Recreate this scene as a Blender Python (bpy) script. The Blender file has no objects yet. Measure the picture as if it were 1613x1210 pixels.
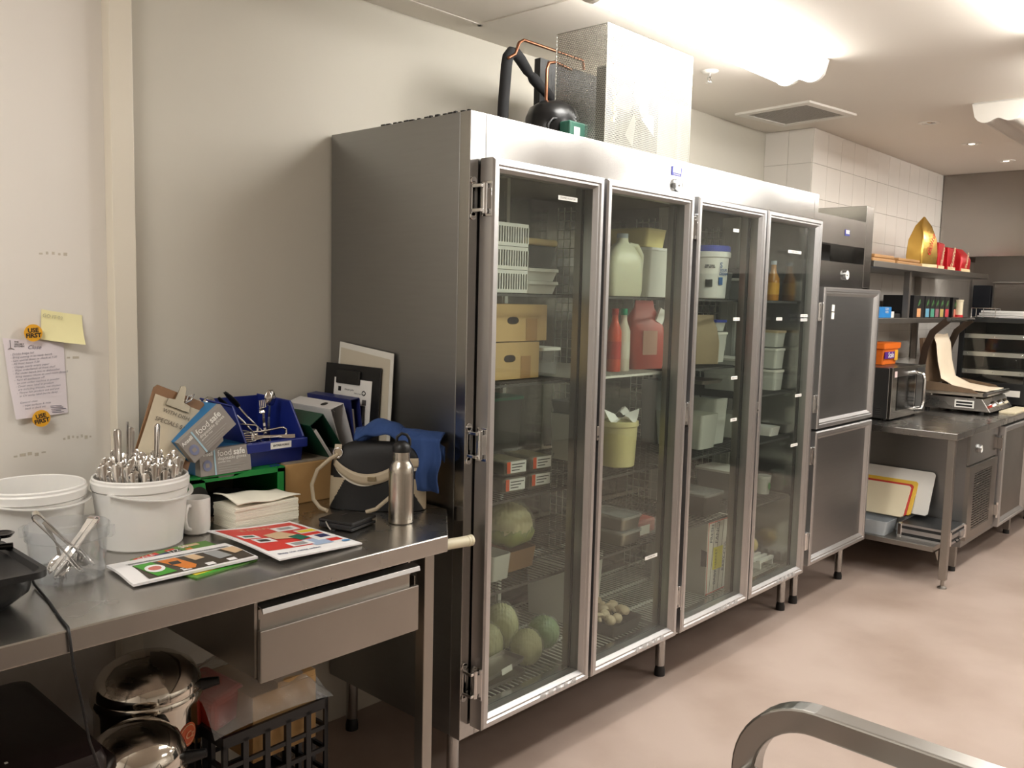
import bpy, bmesh, math, random
from mathutils import Vector, Matrix
random.seed(7)
R = math.radians
SC = bpy.context.scene
COL = SC.collection

# ------------------------------------------------------------------ camera
cam_d = bpy.data.cameras.new('camera')
cam = bpy.data.objects.new('camera', cam_d)
COL.objects.link(cam)
SC.camera = cam
cam_d.sensor_fit = 'HORIZONTAL'
cam_d.sensor_width = 36.0
cam_d.lens = 1376.51 / 1613.0 * 36.0
cam_d.clip_start = 0.02
cam_d.clip_end = 60
_r = Vector((0.67898596, -0.73376809, 0.02371601))
_u = Vector((0.05648623, 0.08442272, 0.99482768))
_f = Vector((0.73197498, 0.6741344, -0.09876963))
cam.matrix_world = Matrix(((_r.x, _u.x, -_f.x, -1.8556), (_r.y, _u.y, -_f.y, -1.9044), (_r.z, _u.z, -_f.z, 1.6009), (0, 0, 0, 1)))

# ------------------------------------------------------------------ world, exposure
world = bpy.data.worlds.new('world')
SC.world = world
world.use_nodes = True
world.node_tree.nodes['Background'].inputs[0].default_value = (0.55, 0.5, 0.45, 1)
world.node_tree.nodes['Background'].inputs[1].default_value = 0.05
SC.view_settings.view_transform = 'Standard'
SC.view_settings.look = 'None'
SC.view_settings.gamma = 1.0
SC.view_settings.use_curve_mapping = False
SC.view_settings.exposure = 0.32
SC.cycles.transparent_max_bounces = 32
LAMP = 20.0                      # brightness of the lit fluorescent diffusers
LAMP_COLOUR = (1.0, 0.975, 0.925)

# ------------------------------------------------------------------ materials
def lin(c):
    return tuple(((x / 255) / 12.92 if x / 255 <= 0.04045 else ((x / 255 + 0.055) / 1.055) ** 2.4) for x in c)

MATS = {}
def mat(name, rgb, rough=0.5, metal=0.0, var=0.0, vscale=30.0, bump=0.0, bscale=200.0, spec=0.5, stretch=None, emit=0.0, alpha=1.0, trans=0.0, sub=0.0, rvar=0.0, coat=0.0):
    """procedural principled material: sRGB 0-255 colour, noise colour variation, noise bump"""
    if name in MATS:
        return MATS[name]
    m = bpy.data.materials.new(name)
    m.use_nodes = True
    nt = m.node_tree
    b = nt.nodes['Principled BSDF']
    c = lin(rgb)
    b.inputs['Base Color'].default_value = (*c, 1)
    b.inputs['Roughness'].default_value = rough
    b.inputs['Metallic'].default_value = metal
    b.inputs['Specular IOR Level'].default_value = spec
    b.inputs['Coat Weight'].default_value = coat
    if trans: b.inputs['Transmission Weight'].default_value = trans
    if sub:
        b.inputs['Subsurface Weight'].default_value = sub
        b.inputs['Subsurface Radius'].default_value = (0.01, 0.008, 0.005)
    if alpha < 1: b.inputs['Alpha'].default_value = alpha
    if emit:
        b.inputs['Emission Color'].default_value = (*c, 1)
        b.inputs['Emission Strength'].default_value = emit
    if var or bump or rvar:
        tc = nt.nodes.new('ShaderNodeTexCoord')
        mp = nt.nodes.new('ShaderNodeMapping')
        if stretch: mp.inputs['Scale'].default_value = stretch
        nt.links.new(tc.outputs['Object'], mp.inputs['Vector'])
        if var:
            n = nt.nodes.new('ShaderNodeTexNoise')
            n.inputs['Scale'].default_value = vscale
            n.inputs['Detail'].default_value = 5
            nt.links.new(mp.outputs[0], n.inputs['Vector'])
            mx = nt.nodes.new('ShaderNodeMix'); mx.data_type = 'RGBA'
            mx.inputs['A'].default_value = (*[x * (1 - var) for x in c], 1)
            mx.inputs['B'].default_value = (*[min(1, x * (1 + var)) for x in c], 1)
            nt.links.new(n.outputs['Fac'], mx.inputs['Factor'])
            nt.links.new(mx.outputs['Result'], b.inputs['Base Color'])
        if rvar:
            n2 = nt.nodes.new('ShaderNodeTexNoise')
            n2.inputs['Scale'].default_value = 4
            n2.inputs['Detail'].default_value = 6
            nt.links.new(tc.outputs['Object'], n2.inputs['Vector'])
            mr = nt.nodes.new('ShaderNodeMapRange')
            mr.inputs['To Min'].default_value = max(0.02, rough - rvar)
            mr.inputs['To Max'].default_value = rough + rvar
            nt.links.new(n2.outputs['Fac'], mr.inputs['Value'])
            nt.links.new(mr.outputs[0], b.inputs['Roughness'])
        if bump:
            n3 = nt.nodes.new('ShaderNodeTexNoise')
            n3.inputs['Scale'].default_value = bscale
            n3.inputs['Detail'].default_value = 3
            nt.links.new(mp.outputs[0], n3.inputs['Vector'])
            bp = nt.nodes.new('ShaderNodeBump')
            bp.inputs['Strength'].default_value = bump
            bp.inputs['Distance'].default_value = 0.002
            nt.links.new(n3.outputs['Fac'], bp.inputs['Height'])
            nt.links.new(bp.outputs[0], b.inputs['Normal'])
    MATS[name] = m
    return m

def clear(name, rgb=(255, 255, 255), haze=0.06, rough=0.02, gloss=1.0, crinkle=0.0):
    """thin clear sheet: transparent + fresnel gloss + a little milky haze"""
    if name in MATS:
        return MATS[name]
    m = bpy.data.materials.new(name); m.use_nodes = True
    nt = m.node_tree
    nt.nodes.remove(nt.nodes['Principled BSDF'])
    out = nt.nodes['Material Output']
    tr = nt.nodes.new('ShaderNodeBsdfTransparent'); tr.inputs[0].default_value = (*lin(rgb), 1)
    df = nt.nodes.new('ShaderNodeBsdfDiffuse'); df.inputs[0].default_value = (*lin(rgb), 1)
    gl = nt.nodes.new('ShaderNodeBsdfGlossy'); gl.inputs['Roughness'].default_value = rough
    gm = nt.nodes.new('ShaderNodeNewGeometry'); dt = nt.nodes.new('ShaderNodeVectorMath'); dt.operation = 'DOT_PRODUCT'
    nt.links.new(gm.outputs['Incoming'], dt.inputs[0]); nt.links.new(gm.outputs['Normal'], dt.inputs[1])
    def mth(op, a, b=None):
        n = nt.nodes.new('ShaderNodeMath'); n.operation = op; n.use_clamp = op == 'MULTIPLY_ADD'
        if hasattr(a, 'links'): nt.links.new(a, n.inputs[0])
        else: n.inputs[0].default_value = a
        if b is not None: n.inputs[1].default_value = b
        return n
    ab = mth('ABSOLUTE', dt.outputs['Value']); om = mth('SUBTRACT', 1.0); nt.links.new(ab.outputs[0], om.inputs[1])
    fr = mth('MULTIPLY_ADD', mth('POWER', om.outputs[0], 5.0).outputs[0], 0.95); fr.inputs[2].default_value = 0.045   # Schlick fresnel
    m1 = nt.nodes.new('ShaderNodeMixShader'); m1.inputs[0].default_value = haze
    nt.links.new(tr.outputs[0], m1.inputs[1]); nt.links.new(df.outputs[0], m1.inputs[2])
    ml = nt.nodes.new('ShaderNodeMath'); ml.operation = 'MULTIPLY'; ml.inputs[1].default_value = gloss
    nt.links.new(fr.outputs[0], ml.inputs[0])
    m2 = nt.nodes.new('ShaderNodeMixShader')
    nt.links.new(ml.outputs[0], m2.inputs[0]); nt.links.new(m1.outputs[0], m2.inputs[1]); nt.links.new(gl.outputs[0], m2.inputs[2])
    nt.links.new(m2.outputs[0], out.inputs[0])
    if crinkle:
        tc = nt.nodes.new('ShaderNodeTexCoord'); n3 = nt.nodes.new('ShaderNodeTexNoise')
        n3.inputs['Scale'].default_value = 45; n3.inputs['Detail'].default_value = 4
        nt.links.new(tc.outputs['Object'], n3.inputs['Vector'])
        bp = nt.nodes.new('ShaderNodeBump'); bp.inputs['Strength'].default_value = crinkle; bp.inputs['Distance'].default_value = 0.01
        nt.links.new(n3.outputs['Fac'], bp.inputs['Height'])
        nt.links.new(bp.outputs[0], gl.inputs['Normal']); nt.links.new(bp.outputs[0], dt.inputs[1])
    MATS[name] = m
    return m

STEEL = mat('brushed_steel', (176, 174, 171), 0.19, 1.0, var=0.05, vscale=8, rvar=0.04, bump=0.012, bscale=90, stretch=(1, 1, 14))
STEELS = mat('darkened_steel', (156, 156, 155), 0.34, 1.0, var=0.05, vscale=6, rvar=0.05, bump=0.04, bscale=90, stretch=(1, 1, 14))  # brushed steel darkened in colour for dark reflections on fridge side and solid doors
STEELH = mat('brushed_steel_bench', (188, 185, 180), 0.27, 1.0, var=0.05, vscale=5, rvar=0.04, bump=0.008, bscale=60, stretch=(1, 10, 10))
STEELD = mat('dull_steel', (165, 160, 153), 0.38, 1.0, var=0.08, vscale=6, rvar=0.06)
ALU = mat('satin_aluminium', (198, 197, 197), 0.36, 1.0)
CHROME = mat('chrome', (225, 225, 225), 0.08, 1.0)
CUTLERY = mat('polished_cutlery_steel', (215, 212, 208), 0.13, 1.0)
BLACKP = mat('black_plastic', (18, 18, 19), 0.42, bump=0.1, bscale=300)
BLACKG = mat('black_gloss', (10, 10, 11), 0.15)
GASKET = mat('dark_gasket', (38, 36, 35), 0.7)
WHITEP = mat('white_plastic', (232, 230, 226), 0.38, sub=0.08)
WHITEPAPER = mat('white_paper', (236, 234, 230), 0.8, bump=0.05, bscale=120)
INK = mat('black_ink', (22, 20, 22), 0.7)
GLASS = clear('door_glass', (251, 253, 251), haze=0.004, rough=0.01, gloss=0.6)
CLEARP = clear('clear_plastic', (251, 252, 253), haze=0.04, rough=0.05)
FILM = clear('cling_film', (253, 253, 252), haze=0.05, rough=0.10, gloss=0.7)
WRAP = clear('plastic_wrap', (245, 246, 244), haze=0.22, rough=0.14, crinkle=0.9)

# ------------------------------------------------------------------ mesh builder
class MB:
    def __init__(s):
        s.v = []; s.f = []; s.m = []; s.cur = 0
    def add(s, vs, fs):
        o = len(s.v)
        s.v += [tuple(p) for p in vs]
        s.f += [tuple(i + o for i in f) for f in fs]
        s.m += [s.cur] * len(fs)
        return s
    def bx(s, x0, x1, y0, y1, z0, z1):
        return s.add([(x0, y0, z0), (x1, y0, z0), (x1, y1, z0), (x0, y1, z0), (x0, y0, z1), (x1, y0, z1), (x1, y1, z1), (x0, y1, z1)],
                     [(3, 2, 1, 0), (4, 5, 6, 7), (0, 1, 5, 4), (1, 2, 6, 5), (2, 3, 7, 6), (3, 0, 4, 7)])
    def box(s, c, sz, rot=None):
        a, b, d = sz[0] / 2, sz[1] / 2, sz[2] / 2
        vs = [Vector(p) for p in ((-a, -b, -d), (a, -b, -d), (a, b, -d), (-a, b, -d), (-a, -b, d), (a, -b, d), (a, b, d), (-a, b, d))]
        if rot is not None: vs = [rot @ p for p in vs]
        return s.add([p + Vector(c) for p in vs], [(3, 2, 1, 0), (4, 5, 6, 7), (0, 1, 5, 4), (1, 2, 6, 5), (2, 3, 7, 6), (3, 0, 4, 7)])
    def cyl(s, p0, p1, r0, r1=None, n=16, caps=True):
        r1 = r0 if r1 is None else r1
        p0 = Vector(p0); p1 = Vector(p1); d = (p1 - p0).normalized()
        a = d.orthogonal().normalized(); b = d.cross(a)
        vs = []
        for p, r in ((p0, r0), (p1, r1)):
            for i in range(n):
                t = 2 * math.pi * i / n
                vs.append(p + (a * math.cos(t) + b * math.sin(t)) * r)
        fs = [(i, (i + 1) % n, n + (i + 1) % n, n + i) for i in range(n)]
        if caps: fs += [tuple(range(n - 1, -1, -1)), tuple(range(n, 2 * n))]
        return s.add(vs, fs)
    def lathe(s, prof, c=(0, 0, 0), n=32, axis=None, sx=1.0, sy=1.0):
        """prof: list of (r, z) along the axis; open ends unless r==0"""
        c = Vector(c); vs = []; fs = []; rings = []
        q = axis if axis is not None else Matrix.Identity(3)
        for r, z in prof:
            if r < 1e-6:
                rings.append([len(vs)]); vs.append(c + q @ Vector((0, 0, z)))
            else:
                rings.append(list(range(len(vs), len(vs) + n)))
                for i in range(n):
                    t = 2 * math.pi * i / n
                    vs.append(c + q @ Vector((r * sx * math.cos(t), r * sy * math.sin(t), z)))
        for A, B in zip(rings, rings[1:]):
            for i in range(n):
                j = (i + 1) % n
                if len(A) == 1 and len(B) == 1: break
                if len(A) == 1: fs.append((A[0], B[j], B[i]))
                elif len(B) == 1: fs.append((A[i], A[j], B[0]))
                else: fs.append((A[i], A[j], B[j], B[i]))
        return s.add(vs, fs)
    def tube(s, pts, r, n=8, closed=False, flat=None, up=None):
        """round tube (or flat strip section flat=(w,t)) along points"""
        P = [Vector(p) for p in pts]; m = len(P); vs = []
        rr = r if isinstance(r, (list, tuple)) else [r] * m
        prev = None
        for i in range(m):
            if closed: d = P[(i + 1) % m] - P[i - 1]
            else: d = P[min(i + 1, m - 1)] - P[max(i - 1, 0)]
            d = d.normalized() if d.length > 1e-9 else Vector((0, 0, 1))
            if up is not None:
                a = Vector(up) - d * d.dot(Vector(up)); a = a.normalized() if a.length > 1e-6 else d.orthogonal().normalized()
            elif prev is None: a = d.orthogonal().normalized()
            else:
                a = prev - d * prev.dot(d); a = a.normalized() if a.length > 1e-6 else d.orthogonal().normalized()
            prev = a; b = d.cross(a)
            if flat:
                w, t = flat
                k = rr[i] / rr[0] if rr[0] else 1
                for x, y in ((-1, -1), (1, -1), (1, 1), (-1, 1)):
                    vs.append(P[i] + b * (x * w / 2 * k) + a * (y * t / 2))
            else:
                for k in range(n):
                    t = 2 * math.pi * k / n
                    vs.append(P[i] + (a * math.cos(t) + b * math.sin(t)) * rr[i])
        nn = 4 if flat else n
        fs = []
        for i in range(m if closed else m - 1):
            A = i * nn; B = ((i + 1) % m) * nn
            for k in range(nn): fs.append((A + k, A + (k + 1) % nn, B + (k + 1) % nn, B + k))
        if not closed: fs += [tuple(range(nn - 1, -1, -1)), tuple(range((m - 1) * nn, m * nn))]
        return s.add(vs, fs)
    def prism(s, poly, p, a, b, d):
        """extrude 2-D poly (in axes a,b from p) by vector d"""
        p = Vector(p); a = Vector(a); b = Vector(b); d = Vector(d); n = len(poly)
        vs = [p + a * x + b * y for x, y in poly]; vs += [q + d for q in vs]
        return s.add(vs, [tuple(range(n - 1, -1, -1)), tuple(range(n, 2 * n))] + [(i, (i + 1) % n, n + (i + 1) % n, n + i) for i in range(n)])
    def grid(s, fn, nu, nv):
        vs = [fn(i / nu, j / nv) for j in range(nv + 1) for i in range(nu + 1)]
        w = nu + 1
        return s.add(vs, [(j * w + i, j * w + i + 1, (j + 1) * w + i + 1, (j + 1) * w + i) for j in range(nv) for i in range(nu)])
    def xf(s, M, start=0):
        s.v = s.v[:start] + [tuple(M @ Vector(p)) for p in s.v[start:]]
        return s
    def mesh(s, name, mats, smooth=None):
        me = bpy.data.meshes.new(name)
        me.from_pydata(s.v, [], s.f)
        for m in (mats if isinstance(mats, (list, tuple)) else [mats]): me.materials.append(m)
        if any(s.m): me.polygons.foreach_set('material_index', s.m)
        bm = bmesh.new(); bm.from_mesh(me)
        bmesh.ops.recalc_face_normals(bm, faces=bm.faces)
        if smooth is not None:
            for f in bm.faces: f.smooth = True
            for e in bm.edges:
                if len(e.link_faces) == 2 and e.calc_face_angle(0) > R(smooth): e.smooth = False
        bm.to_mesh(me); bm.free()
        me.update()
        return me
    def build(s, name, mats, parent=None, smooth=None, bevel=0.0, seg=2, solid=0.0, subsurf=0, loc=None):
        o = bpy.data.objects.new(name, s.mesh(name, mats, smooth))
        COL.objects.link(o)
        if parent is not None: o.parent = parent
        if loc is not None: o.location = loc
        if solid:
            md = o.modifiers.new('solid', 'SOLIDIFY'); md.thickness = solid; md.offset = 0
        if subsurf:
            md = o.modifiers.new('subsurf', 'SUBSURF'); md.levels = subsurf; md.render_levels = subsurf
        if bevel:
            md = o.modifiers.new('bevel', 'BEVEL'); md.width = bevel; md.segments = seg; md.limit_method = 'ANGLE'; md.angle_limit = R(40)
        return o

def tag(o, label, cat, group=None, kind=None):
    o['label'] = label; o['category'] = cat
    if group: o['group'] = group
    if kind: o['kind'] = kind
    return o
def thing(name, label, cat, loc=(0, 0, 0), rz=0.0, group=None):
    o = bpy.data.objects.new(name, None)
    COL.objects.link(o)
    o.location = loc; o.rotation_euler = (0, 0, rz); o.empty_display_size = 0.05
    return tag(o, label, cat, group)
def struct(o, label=None):
    o['kind'] = 'structure'
    if label: o['label'] = label
    return o
def share(o, name, parent, loc=None, rot=None, scale=None):
    """another object that shares mesh data"""
    c = bpy.data.objects.new(name, o.data if isinstance(o, bpy.types.Object) else o)
    COL.objects.link(c); c.parent = parent
    if isinstance(o, bpy.types.Object):
        for md in o.modifiers:
            n = c.modifiers.new(md.name, md.type)
            for k in ('width', 'segments', 'limit_method', 'angle_limit', 'thickness', 'offset', 'levels', 'render_levels'):
                if hasattr(md, k): setattr(n, k, getattr(md, k))
    if loc is not None: c.location = loc
    if rot is not None: c.rotation_euler = rot
    if scale is not None: c.scale = scale
    return c
def text(s, size, M, m, parent=None, name='lettering', align='CENTER', shear=0.0, ext=0.0, space=1.0, line=1.0, bold=0.0):
    """lettering as a mesh; M maps text plane (x right, y up) into the parent's space"""
    cu = bpy.data.curves.new(name, 'FONT')
    cu.body = s; cu.size = size; cu.align_x = align; cu.align_y = 'CENTER'
    cu.shear = shear; cu.extrude = ext; cu.space_character = space; cu.space_line = line; cu.offset = bold
    cu.resolution_u = 3
    t = bpy.data.objects.new('tmp', cu); COL.objects.link(t)
    dg = bpy.context.evaluated_depsgraph_get()
    me = bpy.data.meshes.new_from_object(t.evaluated_get(dg))
    bpy.data.objects.remove(t); bpy.data.curves.remove(cu)
    me.name = name; me.materials.clear(); me.materials.append(m)
    me.transform(M)
    o = bpy.data.objects.new(name, me); COL.objects.link(o)
    if parent is not None: o.parent = parent
    return o
def frame(p, x, y):
    """matrix taking text plane to point p with right=x, up=y"""
    x = Vector(x).normalized(); y = Vector(y); y = (y - x * x.dot(y)).normalized(); z = x.cross(y)
    return Matrix(((x.x, y.x, z.x, p[0]), (x.y, y.y, z.y, p[1]), (x.z, y.z, z.z, p[2]), (0, 0, 0, 1)))
def front(x, y, z):            # plane facing -Y
    return frame((x, y, z), (1, 0, 0), (0, 0, 1))
def arc(c, a, b, r, t0, t1, n):
    c = Vector(c); a = Vector(a); b = Vector(b)
    return [c + a * (r * math.cos(R(t0 + (t1 - t0) * i / n))) + b * (r * math.sin(R(t0 + (t1 - t0) * i / n))) for i in range(n + 1)]

# ------------------------------------------------------------------ the room
CEIL = 2.641
WALL_Y = 0.70
TILE_Y = 0.394
paint = mat('beige_wall_paint', (204, 199, 186), 0.55, var=0.03, vscale=3, bump=0.05, bscale=60)
panelw = mat('white_panel_paint', (226, 220, 212), 0.45, var=0.02, vscale=3)
postm = mat('cream_gloss_paint', (222, 214, 198), 0.4)
ceilm = mat('ceiling_paint', (228, 221, 211), 0.7, var=0.02, vscale=2, bump=0.04, bscale=40)
grout = mat('grey_grout', (176, 168, 158), 0.8)
tilem = mat('white_glazed_tile', (228, 222, 214), 0.12, var=0.02, vscale=3)

# speckled pink-tan vinyl floor
floorm = mat('pink_tan_vinyl', (182, 164, 153), 0.42, var=0.10, vscale=420, bump=0.06, bscale=350, rvar=0.08)
nt = floorm.node_tree; b = nt.nodes['Principled BSDF']
tc = nt.nodes.new('ShaderNodeTexCoord'); n1 = nt.nodes.new('ShaderNodeTexNoise'); n1.inputs['Scale'].default_value = 1.6; n1.inputs['Detail'].default_value = 7
nt.links.new(tc.outputs['Object'], n1.inputs['Vector'])
mx = nt.nodes.new('ShaderNodeMix'); mx.data_type = 'RGBA'; mx.blend_type = 'MULTIPLY'; mx.inputs['Factor'].default_value = 1
rp = nt.nodes.new('ShaderNodeValToRGB'); rp.color_ramp.elements[0].position = 0.3; rp.color_ramp.elements[0].color = (0.74, 0.70, 0.66, 1); rp.color_ramp.elements[1].position = 0.62; rp.color_ramp.elements[1].color = (1, 1, 1, 1)
nt.links.new(n1.outputs['Fac'], rp.inputs[0])
src = b.inputs['Base Color'].links[0].from_socket
nt.links.new(src, mx.inputs['A']); nt.links.new(rp.outputs[0], mx.inputs['B']); nt.links.new(mx.outputs['Result'], b.inputs['Base Color'])

X0, X1, Y0 = -3.4, 6.6, -4.4
struct(MB().bx(X0 - 0.1, X1 + 0.1, Y0 - 0.1, WALL_Y + 0.1, -0.06, 0).build('floor', floorm), 'pinkish tan speckled vinyl kitchen floor')
struct(MB().bx(X0 - 0.1, X1 + 0.1, Y0 - 0.1, WALL_Y + 0.1, CEIL, CEIL + 0.06).build('ceiling', ceilm), 'cream painted flat ceiling')
struct(MB().bx(-0.70, 3.25, WALL_Y, WALL_Y + 0.1, 0, CEIL).build('wall_back', paint), 'beige painted wall behind the bench and the tall fridge')
struct(MB().bx(X0 - 0.1, -0.70, WALL_Y, WALL_Y + 0.1, 0, CEIL).build('wall_left', panelw), 'white painted panel wall carrying the handwritten note')
tr = struct(MB().bx(-0.778, -0.712, 0.65, WALL_Y, 0, CEIL).build('trim_1', postm, bevel=0.003), 'cream painted vertical post beside the white panel')
struct(MB().bx(X0 - 0.1, X0, Y0, WALL_Y, 0, CEIL).build('wall_side', panelw), 'plain white wall at the left end of the kitchen')
struct(MB().bx(X1, X1 + 0.1, Y0, TILE_Y, 0, CEIL).build('wall_end', tilem), 'far end wall behind the exhaust hood')

# tiled wall and pillar: every tile a piece of its own
PX = 3.22
tw = struct(MB().bx(PX, X1, TILE_Y, WALL_Y + 0.05, 0, CEIL).build('wall_tiled', grout), 'wall of white glazed rectangular tiles with grey joints')
TWID, THGT, G = 0.205, 0.203, 0.0025
tile_me = MB().bx(G / 2, TWID - G / 2, -0.004, 0, G / 2, THGT - G / 2).mesh('tile', tilem)
ztop = [CEIL - THGT * (k + 1) for k in range(9)]
for z in ztop:
    x = PX
    while x < X1 - 0.05:
        w = min(TWID, X1 - x)
        share(tile_me, 'tile', tw, (x, TILE_Y, z), scale=(w / TWID, 1, 1)); x += TWID
    for k in range(2):
        o = share(tile_me, 'tile', tw, (PX, TILE_Y + 0.1525 * (k + 1), z), (0, 0, R(-90)), scale=(0.1525 / TWID, 1, 1))

# far side of the kitchen, seen mirrored in the fridge glass: tiled wall and a long bench
struct(MB().bx(X0 - 0.1, X1 + 0.1, Y0 - 0.1, Y0, 0, CEIL).build('wall_front', mat('tiled_wall_opposite', (216, 210, 202), 0.25)), 'white tiled wall on the opposite side of the kitchen')
t = thing('prep_bench', 'long steel bench along the wall opposite the tall fridge', 'bench', (1.2, -3.75, 0))
MB().bx(-1.9, 3.2, -0.35, 0.35, 0.86, 0.90).build('bench_top', STEELH, t, bevel=0.004)
MB().bx(-1.85, 3.15, -0.3, 0.28, 0.25, 0.29).build('lower_shelf', STEELD, t)
for x in (-1.8, 0.6, 3.1):
    for y in (-0.3, 0.3): MB().bx(x - 0.02, x + 0.02, y - 0.02, y + 0.02, 0, 0.86).build('leg', STEELD, t)

# ------------------------------------------------------------------ ceiling fittings
diffm_on = bpy.data.materials.new('lit_diffuser'); diffm_on.use_nodes = True
_b = diffm_on.node_tree.nodes['Principled BSDF']
_b.inputs['Base Color'].default_value = (0.9, 0.88, 0.84, 1); _b.inputs['Emission Color'].default_value = (*LAMP_COLOUR, 1); _b.inputs['Emission Strength'].default_value = LAMP
diffm_off = mat('unlit_diffuser', (214, 208, 200), 0.3)
capm = mat('fitting_white', (232, 228, 220), 0.4)
def wrap_light(x0, x1, yc, lit, label, w=0.24, h=0.085):
    """surface fluorescent with wrap-around wavy diffuser, along X"""
    t = thing('ceiling_light', label, 'ceiling light', ((x0 + x1) / 2, yc, CEIL), group='fluorescent ceiling lights')
    L = (x1 - x0) / 2
    prof = []
    for i in range(17):
        s = -1 + 2 * i / 16
        z = -h * (1 - abs(s) ** 4) ** 0.5 if abs(s) < 1 else 0
        z += 0.022 * math.exp(-(s / 0.28) ** 2)              # dip between the two tubes
        prof.append((s * w / 2, min(z, 0) - 0.004))
    m = MB()
    m.grid(lambda u, v: (-L + 0.02 + u * (2 * L - 0.04), prof[int(round(v * 16))][0], prof[int(round(v * 16))][1]), 1, 16)
    m.build('diffuser', diffm_on if lit else diffm_off, t, smooth=50)
    for sx in (-1, 1):
        poly = [(y * 1.03, z * 1.05) for y, z in prof] 
        MB().prism(poly, (sx * L - (0.022 if sx > 0 else 0), 0, 0), (0, 1, 0), (0, 0, 1), (0.022, 0, 0)).build('end_cap', capm, t, smooth=40)
    MB().bx(-L, L, -w / 2 * 0.97, w / 2 * 0.97, -0.006, -0.0005).build('base_tray', capm, t)
    return t
wrap_light(0.44, 1.86, -0.15, True, 'lit fluorescent ceiling light above the tall glass door fridge')
wrap_light(0.55, 1.97, -1.17, True, 'lit fluorescent ceiling light at the top right corner of the picture')
wrap_light(3.08, 4.50, -0.625, False, 'unlit fluorescent ceiling light beside the round downlights', h=0.10)
for x, y, n in ((1.7, -3.1, 'over the right half of the opposite bench'), (4.2, -2.4, 'over the far cooking aisle'), (2.35, -1.17, 'in the aisle row just right of the picture'), (-2.9, -0.45, 'over the left end of the near bench'), (4.7, -1.25, 'over the far end of the aisle')):
    wrap_light(x, x + 1.42, y, True, 'added out of view fluorescent fill light ' + n)  # unseen fixtures added to brighten the left panel, ceiling and aisle

dlm = mat('downlight_lamp', (255, 240, 220), 0.3, emit=6.0)
for x, lbl in ((3.45, 'nearest'), (4.27, 'middle'), (5.10, 'farthest')):
    t = thing('downlight', 'round recessed ceiling downlight, %s of the row of three' % lbl, 'downlight', (x, -0.178, CEIL), group='recessed downlights')
    MB().lathe([(0.036, -0.001), (0.040, -0.007), (0.055, -0.005), (0.058, -0.0005)], n=28).build('trim_ring', capm, t, smooth=40)
    MB().lathe([(0, -0.0035), (0.030, -0.0035), (0.037, -0.0012)], n=24).build('reflector', CHROME, t, smooth=40)
    MB().lathe([(0, -0.006), (0.016, -0.005), (0.020, -0.003)], n=20).build('lamp', dlm if x > 4 else CHROME, t, smooth=40)

t = thing('sprinkler_head', 'small chrome fire sprinkler on the ceiling behind the fluorescent light', 'sprinkler', (1.728, 0.225, CEIL))
MB().lathe([(0.0, -0.012), (0.018, -0.012), (0.034, -0.007), (0.040, -0.0005)], n=24).build('escutcheon', capm, t, smooth=40)
MB().lathe([(0.008, -0.012), (0.008, -0.026), (0.005, -0.028)], n=12).build('body', CHROME, t, smooth=40)
m = MB()
for s in (-1, 1): m.tube([(0.006 * s, 0, -0.024), (0.014 * s, 0, -0.032), (0.012 * s, 0, -0.042), (0, 0, -0.05)], 0.0025, 6)
m.build('yoke', CHROME, t, smooth=40)
MB().lathe([(0, -0.053), (0.015, -0.053), (0.015, -0.050), (0, -0.050)], n=16).build('deflector', CHROME, t)

t = thing('ceiling_vent', 'square grey mesh return air vent in the ceiling beyond the fridge', 'vent', (2.79, 0.31, CEIL), R(-8))
m = MB()
def ring(m, o, i, z0, z1):
    vs = [(sx * k, sy * k, z) for z in (z0, z1) for k in (o, i) for sx, sy in ((-1, -1), (1, -1), (1, 1), (-1, 1))]
    fs = []
    for k in range(4):
        j = (k + 1) % 4
        fs += [(k, j, 4 + j, 4 + k), (8 + k, 8 + j, 12 + j, 12 + k), (k, j, 8 + j, 8 + k), (4 + k, 4 + j, 12 + j, 12 + k)]
    m.add(vs, fs)
ring(m, 0.23, 0.185, -0.012, -0.0005)
m.build('vent_frame', capm, t)
MB().bx(-0.2, 0.2, -0.2, 0.2, -0.003, -0.001).build('filter', mat('grey_filter', (176, 172, 166), 0.9), t)
m = MB()
for i in range(26):
    p = -0.185 + 0.37 * i / 25
    m.bx(p - 0.001, p + 0.001, -0.185, 0.185, -0.006, -0.004); m.bx(-0.185, 0.185, p - 0.001, p + 0.001, -0.0065, -0.0045)
m.build('grille', mat('vent_grille', (190, 186, 180), 0.5), t)

t = thing('access_hatch', 'flush cream access panel in the ceiling above the left wall', 'ceiling panel', (0.0, 0.25, CEIL))
m = MB()
for (a, b_, c, d) in ((-0.8, 0.6, 0.30, 0.32), (-0.8, 0.6, -0.62, -0.60), (0.58, 0.6, -0.62, 0.32), (-0.8, -0.78, -0.62, 0.32)): m.bx(a, b_, c, d, -0.007, -0.0005)
m.build('hatch_frame', ceilm, t)
MB().bx(-0.775, 0.575, -0.595, 0.295, -0.004, -0.0005).build('hatch_panel', ceilm, t)

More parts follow.
